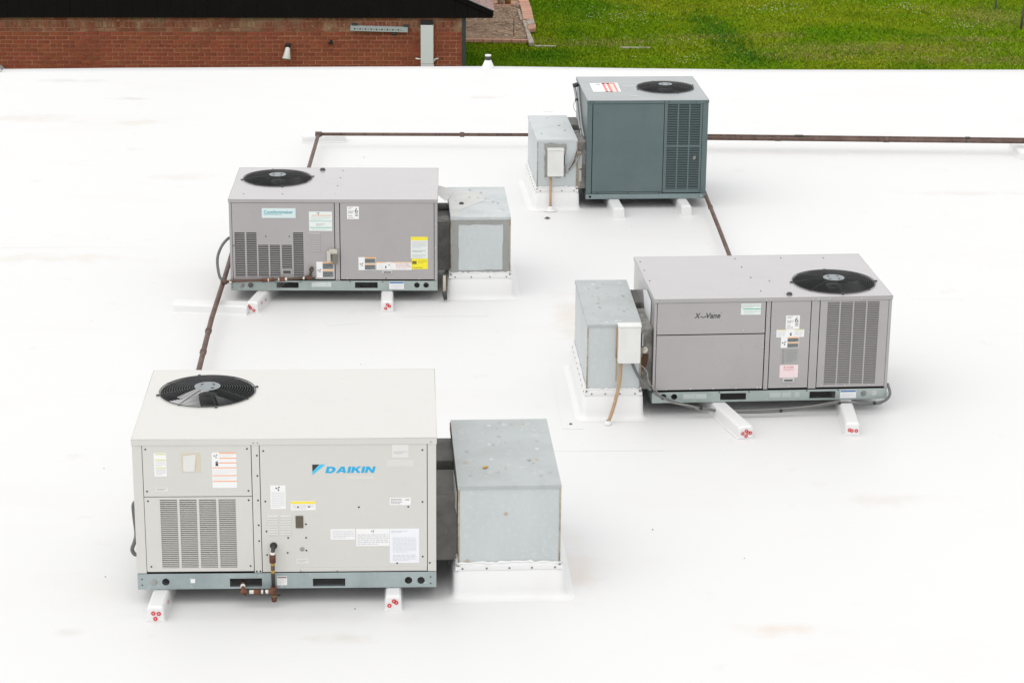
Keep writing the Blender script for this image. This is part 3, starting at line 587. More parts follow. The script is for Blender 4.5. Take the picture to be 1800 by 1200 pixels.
one(mat('pale_scuff', (.22, .22, .20), .8)).add([(1.11, -.0022, .425), (1.13, -.0022, .41), (1.145, -.0022, .43), (1.142, -.0022, .458), (1.118, -.0022, .45)], [(0, 1, 2, 3, 4)]).build('leaf_scrap', C)
one(TEAL).box(.062, .80, -.0035, -.0003, .058, .072).build('panel_strip', C)
screws(C, [(.03, 1.03), (.06, 1.03), (.80, 1.03), (.85, 1.03), (1.13, 1.025), (1.235, 1.03), (.44, .065), (.77, .066), (.12, .066)], SCREW_B, -.004)
st = one(PAPER).add([(.105, .869, H + .0012), (.406, .885, H + .0012), (.397, .425, H + .0012), (.103, .428, H + .0012)], [(3, 2, 1, 0)]).build('warning_label', C)
pr = one(flat(232, 120, 110)); z = H + .0018
for a, b, c, d in ((.235, .262, .435, .872), (.285, .312, .435, .872), (.235, .312, .435, .46), (.235, .372, .83, .872), (.352, .372, .435, .84)): pr.add([(a, c, z), (b, c, z), (b, d, z), (a, d, z)], [(0, 1, 2, 3)])
pr.use(flat(246, 205, 195)).add([(.313, .46, z), (.351, .46, z), (.351, .83, z), (.313, .83, z)], [(0, 1, 2, 3)]); pr.use(flat(90, 90, 90))
for k in range(4): pr.add([(.165 + k * .012, .78, z), (.172 + k * .012, .78, z), (.174 + k * .012, .83, z), (.167 + k * .012, .83, z)], [(0, 1, 2, 3)])
pr.build('print', st)['kind'] = 'stuff'
one(mat('white_scratch', (.62, .64, .64), .6)).add([(.45, .69, H + .001), (.57, .70, H + .001), (.57, .73, H + .001), (.44, .72, H + .001)], [(0, 1, 2, 3)]).add([(.47, .2, H + .001), (.55, .2, H + .001), (.55, .225, H + .001), (.46, .22, H + .001)], [(0, 1, 2, 3)]).build('paint_scuff', C)
fan(C, .89, .645, H, .298, BLADEB, 4, .07, phase=.9, wide=.6, rot0=.3)
# ---------------------------------------------------------------- unit D: mauve grey, right
W, D, H = 1.865, 1.187, .848
Du = unit_shell('rooftop_unit', 'mauve-grey rooftop unit with four tall louvre columns at its right end below the fan', (1.0995, 17.0191, Z0), .0871, W, D, H, GREIGE, GREIGE, RAILB, .088, .030,
                [(.538, .743, .015, .071), (1.248, 1.455, .014, .071)], [(.089, .05, .024), (.174, .05, .024), (1.681, .048, .024), (1.763, .05, .024)], (1.485, .395), .322)
panel(Du, .0, .019, .091, .815, GREIGE, name='corner_post'); panel(Du, 1.842, 1.865, .091, .815, GREIGE, name='corner_post')
panel(Du, .023, .869, .560, .815, GREIGE, name='upper_panel'); panel(Du, .023, .869, .105, .552, GREIGE, name='access_panel')
panel(Du, .877, .911, .095, .815, GREIGE, name='centre_post', y=.004); panel(Du, .916, 1.226, .105, .815, GREIGE, name='control_panel')
panel(Du, 1.232, 1.295, .095, .815, GREIGE, name='centre_post', y=.003)
cdv = [(u, u + .094, .132, .800) for u in (1.357, 1.462, 1.567, 1.672)]
lp = panel(Du, 1.300, 1.839, .105, .815, GREIGE, holes=[(a, b, c - .002, d + .002) for a, b, c, d in cdv], name='louvre_panel')
louvres(Du, lp, cdv, GREIGE, .0149, .0, hood=.012, drop=.44)
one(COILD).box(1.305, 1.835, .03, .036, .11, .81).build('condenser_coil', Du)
screws(Du, [(.03, .625), (.03, .60), (.012, .45), (.03, .40), (.86, .58), (.86, .445), (.893, .70), (.893, .60), (.893, .47), (.893, .35), (.893, .11), (.855, .11), (.11, .11), (.3, .11), (.48, .11), (.66, .11), (.83, .11), (.70, .585), (.945, .56), (1.215, .56), (1.08, .115), (1.25, .11), (1.285, .11), (1.34, .118), (1.53, .118), (1.72, .118)], SCREW_Z)
screws(Du, [(.02, .832), (.87, .832), (.905, .832), (1.24, .832), (1.28, .832), (1.37, .832), (1.62, .832)], SCREW_Z, -.0045)
screws(Du, [(.53, .08), (.765, .08), (1.225, .08), (1.475, .08)], SCREW_B, -.002)
for (u, d, k) in ((.86, .18, 1), (.85, .55, 1), (.83, .85, 1), (.82, 1.1, 1), (1.2, 1.1, 1), (1.55, 1.08, 1), (.98, .45, 1), (.03, .5, 1), (.03, .8, 1), (.03, 1.05, 1), (1.03, .09, 0)): link('screw', SCREW_B if k else SCREW_Z, Du, (u, d, H), (R(180), 0, 0))
one(BLACK).lathe([(.001, .018), (.018, .016), (.026, .0)], (1.066, .075, H), 12).build('cover_plug', Du)
mb = one(flat(50, 50, 54)); text_add(mb, 'X', .313, .690, -.0008, .048, .042, shear=.25, offset=.0012); text_add(mb, 'Vane', .404, .690, -.0008, .112, .042, shear=.22, offset=.0012)
mb.tube([(.360 + .044 * t, -.001, .706 - .010 * math.sin(math.pi * t)) for t in np.linspace(0, 1, 9)], .003, 4); text_add(mb, 'TM', .516, .728, -.0008, .012, .006)
mb.build('brand_lettering', Du)
sticker(Du, .676, .831, .712, .802, 0, m=mat('label_paper_green', (.72, .77, .74), .4), bands=[(.1, 1, .44, .52, (90, 175, 150))], lines=[(.02, .98, .06, .4, 3, (170, 185, 178)), (.14, .98, .58, .95, 3, (190, 205, 198))])
six(Du, 1.033, 1.141, .589, .700)
sticker(Du, .962, 1.181, .524, .587, -.0008, bands=[(.02, .36, .02, .12, (215, 205, 130)), (.64, .98, .02, .12, (215, 205, 130))], lines=[(.04, .34, .25, .9, 3, (205, 205, 205)), (.66, .96, .25, .9, 3, (205, 205, 205))], marks=[('hand', .52, .6, .013, (80, 80, 80))])
hazard(Du, 1.001, 1.144, .436, .524)
sticker(Du, 1.005, 1.142, .297, .434, 0, m=mat('foil_diagram', (.36, .36, .35), .35, .2), lines=[(.08, .22, .05, .95, 12, (125, 125, 125)), (.3, .95, .1, .85, 9, (140, 140, 138))], name='wiring_diagram')
sticker(Du, 1.002, 1.147, .191, .296, 0, m=mat('pink_label', (.80, .66, .67), .4), lines=[(.05, .95, .48, .92, 3, (238, 215, 218))], text=[('R-410A', .22, .27, .55, .18, (200, 70, 80)), ('Refrigerant', .22, .42, .55, .10, (210, 90, 100))], label='pink refrigerant label')
h = one(mat('pale_grey_plastic', (.5, .5, .5), .4)).box(1.025, 1.122, -.008, 0, .154, .19).build('handle', Du, .003); one(flat(70, 68, 68)).quadxz(1.04, 1.107, .163, .176, -.0085).build('handle_recess', h)
sticker(Du, 1.493, 1.62, .012, .077, -.002, bands=[(0.02, .98, .04, .22, (30, 100, 165))], lines=[(.1, .9, .34, .9, 4, (208, 212, 216))])
for a, b in ((.245, .335), (.34, .43), (.93, 1.02), (1.03, 1.10), (1.13, 1.17)): sticker(Du, a, b, .03, .07, -.002, m=mat('rail_plate2', (.44, .49, .475), .45), name='rail_plate')
one(mat('sealant_patch', (.68, .69, .70), .6)).add([(-.0025, .20, .50), (-.0025, .48, .56), (-.0025, .62, .74), (-.0025, .42, .80), (-.0025, .18, .78)], [(0, 4, 3, 2, 1)]).build('repair_patch', Du)
fan(Du, 1.485, .395, H, .322, BLADEB, 4, .082, phase=.15, wide=.6)

# ================================================================== DUCT BOXES on flashed curbs
FAST = one(mat('fastener_grey', (.2, .2, .2), .5)).lathe([(0.0005, -.005), (.005, -.004), (.0075, 0)], n=8).mesh('fastener')
def smear(mb, x0, x1, z0, z1, y, seed, n=22, amp=.012):
    r = random.Random(seed); pts = []
    for i in range(n): pts.append((x0 + (x1 - x0) * i / n, y, z0 + r.uniform(-amp, amp)))
    for i in range(n): pts.append((x1 + r.uniform(-amp, amp), y, z0 + (z1 - z0) * i / n))
    for i in range(n): pts.append((x1 - (x1 - x0) * i / n, y, z1 + r.uniform(-amp, amp)))
    for i in range(n): pts.append((x0 + r.uniform(-amp, amp), y, z1 - (z1 - z0) * i / n))
    mb.add(pts, [tuple(range(len(pts)))]); return mb
def duct_box(loc, rz, W, D, ztop, label, fm=GALV, tm=GALVTOP):
    r = empty('duct_box', (loc[0], loc[1], 0), rz); tag(r, label, 'duct', 'sheet metal duct boxes')
    one(fm).box(0, W, 0, D, .195, ztop - .002).build('casing', r, .003)
    t = MB().use(tm); t.box(-.006, W + .006, -.006, D + .006, ztop - .0015, ztop + .003); t.box(-.006, W + .006, -.006, -.003, ztop - .022, ztop - .0015); t.box(-.006, -.003, -.003, D + .006, ztop - .022, ztop - .0015); t.box(W + .003, W + .006, -.003, D + .006, ztop - .022, ztop - .0015)
    t.build('lid', r)
    for x in (0, W): one(mat('seam_sealant', (.42, .38, .30), .7, col2=(.27, .21, .13), scale=12, lo=.45, hi=.6)).tube([(x, -.003, .2), (x, -.0035, ztop - .02)], .0055, 6).build('seam_bead', r)
    # curb wrapped in membrane: upright, soft cant, apron on the roof
    cu = one(FLASH); prof = [(.008, .235), (.012, .225), (.014, .185), (.03, .165), (.034, .05), (.04, .02), (.05, .006), (.07, .0014), (.1, .0005), (.102, .0)]
    rings = []
    for off, z in prof:
        rad = min(.03 + off * .5, .1); pts = []
        for (cx, cy, a0) in ((W + off - rad, D + off - rad, 0), (-off + rad, D + off - rad, 90), (-off + rad, -off + rad, 180), (W + off - rad, -off + rad, 270)):
            for k in range(5): a = R(a0 + 22.5 * k); pts.append((cx + rad * math.cos(a), cy + rad * math.sin(a), z))
        rings.append(pts)
    n = len(rings[0]); vs = [p for g_ in rings for p in g_]
    cu.add(vs, [(i * n + j, i * n + (j + 1) % n, (i + 1) * n + (j + 1) % n, (i + 1) * n + j) for i in range(len(prof) - 1) for j in range(n)], True)
    c = cu.build('curb_flashing', r)
    # ragged coating bead where the membrane meets the metal
    rr = random.Random(int(W * 1e4)); bd = one(FLASH)
    path = [(-.006 + (W + .012) * i / 24, -.006, .232 + rr.uniform(-.006, .01)) for i in range(25)]; bd.tube(path, [rr.uniform(.005, .011) for _ in path], 6)
    path = [(-.006, D * i / 24, .232 + rr.uniform(-.006, .01)) for i in range(25)]; bd.tube(path, [rr.uniform(.005, .011) for _ in path], 6)
    path = [(W + .006, D * i / 24, .232 + rr.uniform(-.006, .01)) for i in range(25)]; bd.tube(path, [rr.uniform(.005, .011) for _ in path], 6)
    bd.build('sealant_bead', r)
    tb = one(FLASH).box(-.02, W + .02, -.0195, -.0125, .188, .212).box(-.0195, -.0125, -.012, D, .188, .212).box(W + .0125, W + .0195, -.012, D, .188, .212).build('termination_bar', r)
    k = max(4, int(W / .14) + 1)
    for i in range(k): link('fastener', FAST, r, (.03 + (W - .06) * i / (k - 1) + random.uniform(-.008, .008), -.0198, .2), (R(-90), 0, 0))
    for i in range(9):
        link('fastener', FAST, r, (-.0198, .05 + (D - .1) * i / 8, .2), (0, R(90), 0)); link('fastener', FAST, r, (W + .0198, .05 + (D - .1) * i / 8, .2), (0, R(-90), 0))
    return r
def stub(r, x0, x1, y0, y1, z0, z1, m=MASTIC, rag=0):
    b = one(m).box(x0, x1, y0, y1, z0, z1).build('duct_connector', r, .012)
    return b
bxA = duct_box((-.328, 13.572), .066, .646, 1.22, .755, 'widest galvanised duct box, on a white curb right of the cream unit')
bxB = duct_box((-.56, 20.149), .06, .535, 1.10, .754, 'duct box with a pale square patch on its grey-coated front face', GALV, mat('coated_lid', (.50, .52, .52), .55, col2=(.43, .465, .47), scale=4, lo=.45, hi=.6, col3=(.58, .58, .57), scale3=7, lo3=.58, hi3=.66))
bxC = duct_box((.246, 23.35), .08, .41, 1.155, .738, 'small duct box left of the slate-green unit', GALV, mat('pale_lid', (.55, .58, .58), .5, .15, col2=(.49, .52, .525), scale=4))
bxD = duct_box((.585, 16.967), .055, .413, 1.205, .758, 'narrow duct box left of the louvred mauve-grey unit')
# connectors (local to each box)
stub(bxA, -.165, .0, .12, .62, .20, .634); stub(bxA, -.165, .0, .77, 1.2, .20, .64)
one(mat('torn_foil', (.62, .60, .57), .5)).add([(-.012, .03, .56), (-.010, .02, .70), (-.018, .2, .745), (-.022, .35, .74), (-.016, .3, .65), (-.02, .12, .57)], [(0, 1, 2, 3, 4, 5)]).build('torn_tape', bxA)
one(mat('rust_edge', (.17, .09, .05), .8)).box(-.012, -.0065, .95, 1.2, .70, .75).build('rusty_flange', bxA)
stub(bxB, -.125, .0, .145, .63, .215, .66); stub(bxB, -.125, .0, .80, 1.06, .22, .62)
one(BRUSHED).add([(-.10, 1.02, .80), (-.135, .62, .83), (-.03, .55, .763), (.0, .66, .762), (.06, .95, .7595), (.0, 1.06, .762)], [(0, 1, 2, 3, 4, 5)]).build('sealed_flap', bxB)
one(MASTIC2).box(-.118, -.004, .16, .40, .6615, .668).build('sealant_smear', bxB)
gm = MB().use(MASTIC3); smear(gm, .006, .529, .246, .728, -.0042, 3, amp=.003); gm.build('grey_coating', bxB)
gm = MB().use(GALV); smear(gm, .068, .468, .262, .685, -.0052, 4, amp=.004, n=9); gm.build('bare_patch', bxB)
gm = MB().use(BRUSHED); gm.add([(.0, .02, .7585), (.09, .03, .7585), (.06, .2, .7585), (.2, .42, .7585), (.34, .6, .7585), (.3, .85, .7585), (.1, .95, .7585), (-.004, .9, .7585)], [tuple(range(8))]); gm.build('coating_smear', bxB)
one(BLACK).lathe([(.001, .022), (.018, .016), (.024, 0)], (.11, .47, .757), 10).build('tar_blob', bxB)
stub(bxC, .41, .515, .06, .62, .20, .70, MASTIC2); stub(bxC, .41, .515, .72, 1.1, .20, .735, MASTIC)
one(mat('rust_run', (.33, .24, .14), .8, col2=(.42, .38, .31), scale=8, lo=.4, hi=.6, stretch=(1, 1, .3))).box(.418, .455, .054, .0594, .205, .60).build('rust_run', bxC)
for (a, b, c_, d_) in ((.43, .47, .42, .56), (.44, .468, .28, .40)): one(BRUSHED).box(a, b, .050, .0535, c_, d_).build('coating_smear', bxC)
gm = MB().use(MASTIC3); smear(gm, .075, .30, .34, .70, -.0042, 8, amp=.009, n=7); gm.build('grey_coating', bxC)
stub(bxD, .413, .515, .08, .62, .20, .70, MASTIC2); stub(bxD, .413, .515, .78, 1.14, .20, .70, MASTIC)
one(mat('rust_hole', (.10, .05, .03), .9)).add([(.44, .0765, .36), (.475, .0765, .40), (.487, .0765, .49), (.45, .0765, .50), (.425, .0765, .46)], [(0, 1, 2, 3, 4)]).build('rust_patch', bxD)
one(mat('white_foam', (.7, .66, .58), .9, col2=(.35, .28, .2), scale=20, lo=.45, hi=.6)).lathe([(.001, .03), (.02, .022), (.03, .0), (.02, -.02), (.001, -.026)], (.455, .07, .525), 9).build('foam_blob', bxD)
gm = one(mat('panel_join', (.40, .34, .22), .7)); gm.box(.224, .231, -.0052, -.0005, .30, .735).build('folded_seam', bxD)
# leaves and bird droppings on the wide lid
def spots(r, W, D, z, n, seed, cols):
    q = random.Random(seed); mb = MB()
    for i in range(n):
        mb.use(q.choice(cols)); x, y, s = q.uniform(.05, W - .05), q.uniform(.05, D - .05), q.uniform(.006, .02); a = q.uniform(0, 6)
        p = [(x + s * q.uniform(.4, 1.3) * math.cos(a + k * .9), y + 1.6 * s * q.uniform(.4, 1.3) * math.sin(a + k * .9), z) for k in range(7)]
        mb.add(p, [tuple(range(7))])
    o = mb.build('droppings', r); o['kind'] = 'stuff'
WS = [mat('dropping_white', (.53, .55, .545), .8), mat('dropping_grey', (.37, .39, .39), .7), mat('dropping_grey', (.37, .39, .39), .7), mat('dropping_tan', (.44, .38, .31), .8)]
spots(bxA, .646, 1.22, .7588, 34, 2, WS); spots(bxD, .413, 1.205, .7618, 22, 5, WS + [mat('lid_grime', (.27, .29, .29), .7)]); spots(bxB, .535, 1.1, .7595, 10, 6, WS + [mat('lid_grime', (.27, .29, .29), .7)]); spots(bxC, .41, 1.155, .7418, 6, 7, [mat('lid_grime', (.27, .29, .29), .7)])
lf = one(mat('fallen_leaf', (.55, .29, .03), .7)).add([(.165, .29, .761), (.19, .30, .766), (.208, .325, .763), (.19, .34, .762), (.168, .325, .764)], [(0, 1, 2, 3, 4)]).build('fallen_leaf', loc=(-.328, 13.572, 0), rot=(0, 0, .066)); tag(lf, 'orange fallen leaf on the wide galvanised lid', 'leaf')
for (x, z, s, m) in ((.30, .565, .018, 'dropping_tan'), (.055, .245, .02, 'dropping_tan')): one(MATS[m]).add([(x - s, -.0008, z), (x, -.0008, z - s), (x + s, -.0008, z), (x, -.0008, z + s * .8)], [(0, 1, 2, 3)]).build('stain_spot', bxA)

# ================================================================== SLEEPERS under units and pipes
RING = MB().use(RED).ringxz((0, -.002, 0), .0055, .0138, 18).mesh('fastener_plate')
def sleeper(fx, fy, rz, length, label, width=.105, hgt=.1, rings=(), group='white wrapped sleepers under the units', side=()):
    """fx,fy: middle of the front foot; runs away from the camera"""
    r = empty('sleeper', (fx, fy, 0), rz); tag(r, label, 'sleeper', group)
    w2 = width / 2; mb = one(FLASH)
    prof = [(-w2 - .012, .0), (-w2 - .002, .012), (-w2, hgt - .014), (-w2 + .012, hgt), (w2 - .012, hgt), (w2, hgt - .014), (w2 + .002, .012), (w2 + .012, .0)]
    ys = [-.008, .0, .012] + list(np.linspace(.1, length - .02, 12)) + [length]
    vs = []; q = random.Random(int(fx * 100))
    for i, y in enumerate(ys):
        s = (1.0 if i else .97)
        for x, z in prof: vs.append((x * s + q.uniform(-.0015, .0015), y + (.01 if i == 1 and z > hgt * .8 else 0), max(0, z * (1 if i > 1 else (.94 if i == 1 else .9))) + (q.uniform(-.001, .001) if z > 0 else 0)))
    n = len(prof); fs = [(i * n + j, (i + 1) * n + j, (i + 1) * n + j + 1, i * n + j + 1) for i in range(len(ys) - 1) for j in range(n - 1)]
    fs += [tuple(range(n)), tuple(reversed([(len(ys) - 1) * n + j for j in range(n)]))]
    mb.add(vs, fs, False).build('membrane_wrap', r, .004)
    for (x, z) in rings: link('fastener_plate', RING, r, (x, -.0115, z))
    for (y, z) in side: link('fastener_plate', RING, r, (w2 + .004, y, z), (0, 0, R(90)))
    return r
sleeper(-2.208, 13.155, 0.0, 1.7, 'sleeper with three red rings on its end, under the left side of the cream unit', rings=[(-.012, .058), (.022, .056), (.0, .022)], side=[(.16, .06)])
sleeper(-.734, 13.35, .05, 1.5, 'sleeper with three red rings on its end, under the right side of the cream unit', rings=[(-.025, .038), (.004, .068), (.018, .058)], width=.098)
sleeper(-2.318, 19.63, -.16, 1.75, 'sleeper with three red rings in a slanting row, under the teal-nameplate unit', rings=[(-.025, .062), (-.01, .046), (.018, .026)], side=[(.12, .06), (.25, .05)])
sleeper(-1.119, 19.693, .05, 1.7, 'sleeper with three bunched red rings, under the right side of the teal-nameplate unit', rings=[(.002, .07), (.022, .056), (-.012, .036)])
sleeper(1.79, 16.535, .29, 1.6, 'sleeper with five red rings on its end, under the louvred mauve-grey unit', width=.115, rings=[(0, .062), (-.028, .044), (.016, .048), (.036, .044), (.0, .022)])
sleeper(2.617, 16.626, -.03, 1.7, 'sleeper with three spaced red rings, under the fan end of the mauve-grey unit', rings=[(-.022, .045), (-.004, .04), (.03, .04)])
sleeper(1.09, 23.04, .1, 1.7, 'plain white sleeper under the left side of the slate-green unit', width=.115)
sleeper(1.796, 23.155, .09, 1.7, 'plain white sleeper under the right side of the slate-green unit', width=.105)
sleeper(-2.36, 19.63, R(86), .66, 'long white sleeper lying crosswise under the brown pipe by the teal-nameplate unit', width=.16, hgt=.085, group='white sleepers carrying the gas pipe')
sleeper(-1.98, 26.4, R(100), .5, 'white sleeper under the far left elbow of the brown pipe', width=.13, hgt=.085, group='white sleepers carrying the gas pipe')
sleeper(5.86, 25.8, .0, .6, 'white sleeper under the double pipe at the right edge', width=.12, hgt=.085, group='white sleepers carrying the gas pipe')

# ================================================================== GAS PIPES
def pipe(root, pts, r, m=RUST, name='pipe', n=10, k=0): return one(m).tube(smooth_path(pts, k) if k else pts, r, n).build(name, root)
def coupling(root, p, d, r, l=.06, m=RUSTB, name='coupling'):
    d = Vector(d).normalized(); p = Vector(p)
    return one(m).tube([p - d * l / 2, p - d * l * .48, p + d * l * .48, p + d * l / 2], [r * .9, r, r, r * .9], 10).build(name, root)
gp = empty('gas_pipe', (-2.26, 26.09, 0)); tag(gp, 'long brown gas pipe from the far left elbow past the teal-nameplate unit', 'pipe')
gp2 = lambda *q: [(x + 2.26, y - 26.09, z) for x, y, z in q]
pz = .15
pipe(gp, gp2((-2.259, 26.06, pz), (-2.19, 22.2, pz)), .022); pipe(gp, gp2((-2.19, 22.15, pz), (-2.70, 22.1, pz)), .022)
pipe(gp, gp2((-2.70, 22.07, pz), (-2.626, 20.18, pz + .012), (-2.592, 18.96, pz), (-2.50, 17.2, pz), (-2.40, 15.2, pz)), .023)
pipe(gp, gp2((-2.24, 26.09, pz), (.20, 26.16, pz)), .019)
pipe(gp, gp2((.2, 26.16, pz), (1.5, 26.12, pz)), .019)
for p, d in (((-2.259, 26.09, pz), (1, 0, 0)), ((-2.259, 26.05, pz), (0, 1, 0))): coupling(gp, gp2(p)[0], d, .03, .075, RUST, 'elbow')
for p, d in (((-2.19, 22.15, pz), (1, .2, 0)), ((-2.70, 22.09, pz), (1, .2, 0)), ((-2.545, 18.05, pz), (.05, -1, 0)), ((-2.62, 20.05, .165), (.05, -1, 0)), ((-2.575, 18.62, pz), (.05, -1, 0)), ((-.6, 26.135, pz), (1, 0, 0))): coupling(gp, gp2(p)[0], d, .029, .05, RUST)
g3 = empty('gas_pipe', (2.25, 26.09, 0)); tag(g3, 'thicker front brown pipe of the pair running to the right edge behind the slate-green unit', 'pipe')
g3o = lambda *q: [(x - 2.25, y - 26.09, z) for x, y, z in q]
pipe(g3, g3o((1.6, 26.075, .15), (6.2, 26.04, .15), (12, 26.0, .15)), .0225)
for x in (3.05, 4.3): coupling(g3, g3o((x, 26.066 - (x - 3) * .008, .15))[0], (1, -.008, 0), .0265, .07, RUST)
g4 = empty('conduit_pipe', (2.25, 26.2, 0)); tag(g4, 'thin darker rear pipe of the pair running to the right edge behind the slate-green unit', 'pipe')
pipe(g4, [(-.6, -.034, .162), (3.9, -.08, .162), (9.5, -.135, .162)], .0165, RUST); coupling(g4, (1.05, -.05, .162), (1, -.01, 0), .021, .1, IRON); coupling(g4, (3.0, -.07, .162), (1, -.01, 0), .021, .06, IRON)
g5 = empty('gas_pipe', (2.02, 23.54, 0)); tag(g5, 'short brown pipe running from the slate-green unit to the mauve-grey unit', 'pipe')
pipe(g5, [(-.01, .9, .12), (0, 0, .12), (.03, -1.26, .12), (.05, -2.26, .12), (.07, -4.2, .12)], .021); coupling(g5, (.012, -.5, .12), (0, 1, 0), .026, .06, RUST)
# branch across the front of unit B
bb = empty('gas_branch_pipe', (-2.5438, 19.9639, Z0), .029); tag(bb, 'thin rusty gas branch pipe along the foot of the stepped-grille front', 'pipe')
pipe(bb, [(-.075, -.01, .07), (.0, -.035, .098), (.3, -.035, .106)], .013); pipe(bb, [(.3, -.035, .106), (.70, -.035, .128)], .011, mat('brown_pipe', (.10, .06, .04), .6))
for u, m, r, l in ((.31, RUSTB, .018, .05), (.345, TAPE, .0135, .02), (.37, RUSTB, .018, .045), (.44, TAPE, .0135, .018), (.465, RUSTB, .019, .05), (.50, TAPE, .0135, .02), (.66, TAPE, .0125, .016), (-.055, RUST, .024, .05), (-.0, TAPE, .016, .02)): coupling(bb, (u, -.035, .106 + (u - .3) * .055 if u > .1 else .09), (1, 0, .05), r, l, m)
coupling(bb, (.708, -.035, .132), (1, 0, .3), .02, .05, RUSTB, 'elbow'); pipe(bb, [(.715, -.035, .14), (.728, -.03, .195)], .012, IRON); coupling(bb, (.73, -.026, .205), (0, 1, 0), .02, .04, IRON, 'elbow'); pipe(bb, [(.70, -.035, .122), (.765, -.03, .118)], .013, IRON)
# gas train on unit A
ga = empty('gas_drip_leg', (-2.3533, 13.3987, Z0), .0444); tag(ga, 'rusty gas drip leg with brass and tape joints on the front of the cream unit', 'pipe')
one(SCREWB).lathe([(.001, -.016), (.02, -.014), (.024, 0)], n=16).build('grommet', ga, loc=(.862, 0, .292), rot=(R(-90), 0, 0))
pipe(ga, [(.862, .01, .292), (.862, -.045, .290), (.86, -.055, .275), (.858, -.055, .25)], .0125, IRON)
coupling(ga, (.858, -.055, .262), (0, 0, 1), .016, .02, TAPE, 'tape_joint'); coupling(ga, (.857, -.055, .228), (0, 0, 1), .020, .055); coupling(ga, (.857, -.055, .192), (0, 0, 1), .014, .022, BRASS, 'brass_joint')
pipe(ga, [(.857, -.055, .185), (.859, -.055, .04)], .0125, IRON); coupling(ga, (.857, -.055, .14), (0, 0, 1), .0135, .02, BRASS, 'brass_joint')
coupling(ga, (.860, -.055, .008), (0, 0, 1), .020, .055, RUSTB, 'tee'); coupling(ga, (.848, -.055, .002), (1, 0, 0), .020, .04, RUSTB, 'tee'); coupling(ga, (.861, -.055, -.03), (0, 0, 1), .013, .025, BRASS, 'brass_joint'); coupling(ga, (.861, -.055, -.052), (0, 0, 1), .017, .026, RUSTB, 'cap')
for u, m, r, l in ((.818, TAPE, .013, .022), (.80, IRON, .013, .02), (.785, TAPE, .0135, .016), (.757, RUSTB, .0185, .045), (.728, TAPE, .013, .02), (.70, IRON, .0125, .035), (.712, TAPE, .0132, .01)): coupling(ga, (u, -.055, .002 - (.86 - u) * .01), (1, 0, 0), r, l, m)
coupling(ga, (.672, -.055, .002), (1, 0, -.5), .019, .045, RUSTB, 'elbow'); pipe(ga, [(.668, -.052, .006), (.664, -.03, .03), (.664, .03, .034)], .0125, RUSTB); coupling(ga, (.664, -.032, .03), (0, 1, 0), .016, .014, TAPE, 'tape_joint')

# ================================================================== DISCONNECTS AND CONDUITS
def disconnect(bx, x0, x1, z0, z1, dep, label):
    r = empty('disconnect_switch', bx.location, bx.rotation_euler[2]); tag(r, label, 'switch box', 'white electrical disconnect switches')
    one(DISC).box(x0, x1, -dep, -.006, z0, z1 - .004).build('enclosure', r, .006)
    one(DISC).box(x0 - .004, x1 + .004, -dep - .006, -.004, z1 - .004, z1 + .006).build('rain_hood', r, .003)
    one(PAPERD).box(x0 + .02, x0 + .065, -dep - .0012, -dep - .0002, z0 + (z1 - z0) * .42, z1 - .03).build('rating_label', r)
    hd_ = one(flat(60, 60, 60)).box(x1 + .002, x1 + .014, -dep * .8, -dep * .6, z0 + (z1 - z0) * .42, z0 + (z1 - z0) * .8).build('switch_handle', r, .003)
    one(BRUSHED).box(x1 + .0145, x1 + .02, -dep * .8, -dep * .72, z0 + (z1 - z0) * .45, z0 + (z1 - z0) * .78).build('handle_edge', hd_)
    return r
disconnect(bxD, .23, .402, .474, .772, .1, 'white electrical disconnect box on the narrow duct box beside the louvred mauve-grey unit')
disconnect(bxC, .10, .266, .37, .652, .1, 'white electrical disconnect box on the small duct box beside the slate-green unit')
tD = empty('conduit', bxD.location, .055); tag(tD, 'tan flexible conduit curving down to the roof from a disconnect box', 'conduit')
one(TAN).tube(smooth_path([(.255, -.06, .48), (.254, -.065, .40), (.246, -.07, .30), (.225, -.085, .20), (.195, -.115, .10), (.165, -.15, .03), (.152, -.165, .0)], 6), .014, 10).build('conduit_tube', tD)
one(TAN).tube([(.2245, -.008, .735), (.2245, -.008, .49)], .006, 6).build('riser', tD); one(FLASH).lathe([(.03, 0), (.026, .012), (.016, .03)], (.155, -.163, .003), 10).build('sealant_boot', tD)
tC = empty('conduit', bxC.location, .08); tag(tC, 'short straight tan conduit below the disconnect box by the slate-green unit', 'conduit')
one(TAN).tube([(.137, -.06, .375), (.136, -.06, .03), (.136, -.06, .0)], .0125, 10).build('conduit_tube', tC); one(FLASH).lathe([(.075, .0035), (.07, .012), (.03, .02), (.02, .05)], (.136, -.06, .0), 12).build('sealant_boot', tC)
fD = empty('flexible_conduit', Du.location, .0871); tag(fD, 'grey flexible conduit sagging along the base of the louvred mauve-grey unit', 'conduit')
pts = smooth_path([(-.165, -.05, .37), (-.169, -.055, .345), (-.108, -.06, .227), (.007, -.06, .108), (.188, -.06, .019), (.46, -.075, -.040), (.776, -.085, -.060), (1.047, -.08, -.052), (1.317, -.07, -.024), (1.497, -.065, .001), (1.63, -.065, -.012), (1.74, -.06, -.016), (1.84, -.05, .0), (1.885, -.03, .05), (1.872, .02, .12)], 7)
one(FLEX).tube(pts, .0115, 10).build('conduit_tube', fD)
one(mat('thin_grey_cable', (.3, .29, .27), .5)).tube(smooth_path([(-.10, -.045, .33), (-.055, -.06, .28), (-.04, -.06, .2), (.01, -.06, .135), (.12, -.07, .035), (.3, -.08, .0), (.38, -.08, -.04), (.6, -.085, -.045), (.95, -.085, -.04), (1.25, -.08, -.02), (1.5, -.075, .012), (1.8, -.05, -.03), (1.87, -.02, .06)], 6), .0035, 6).build('cable', fD)
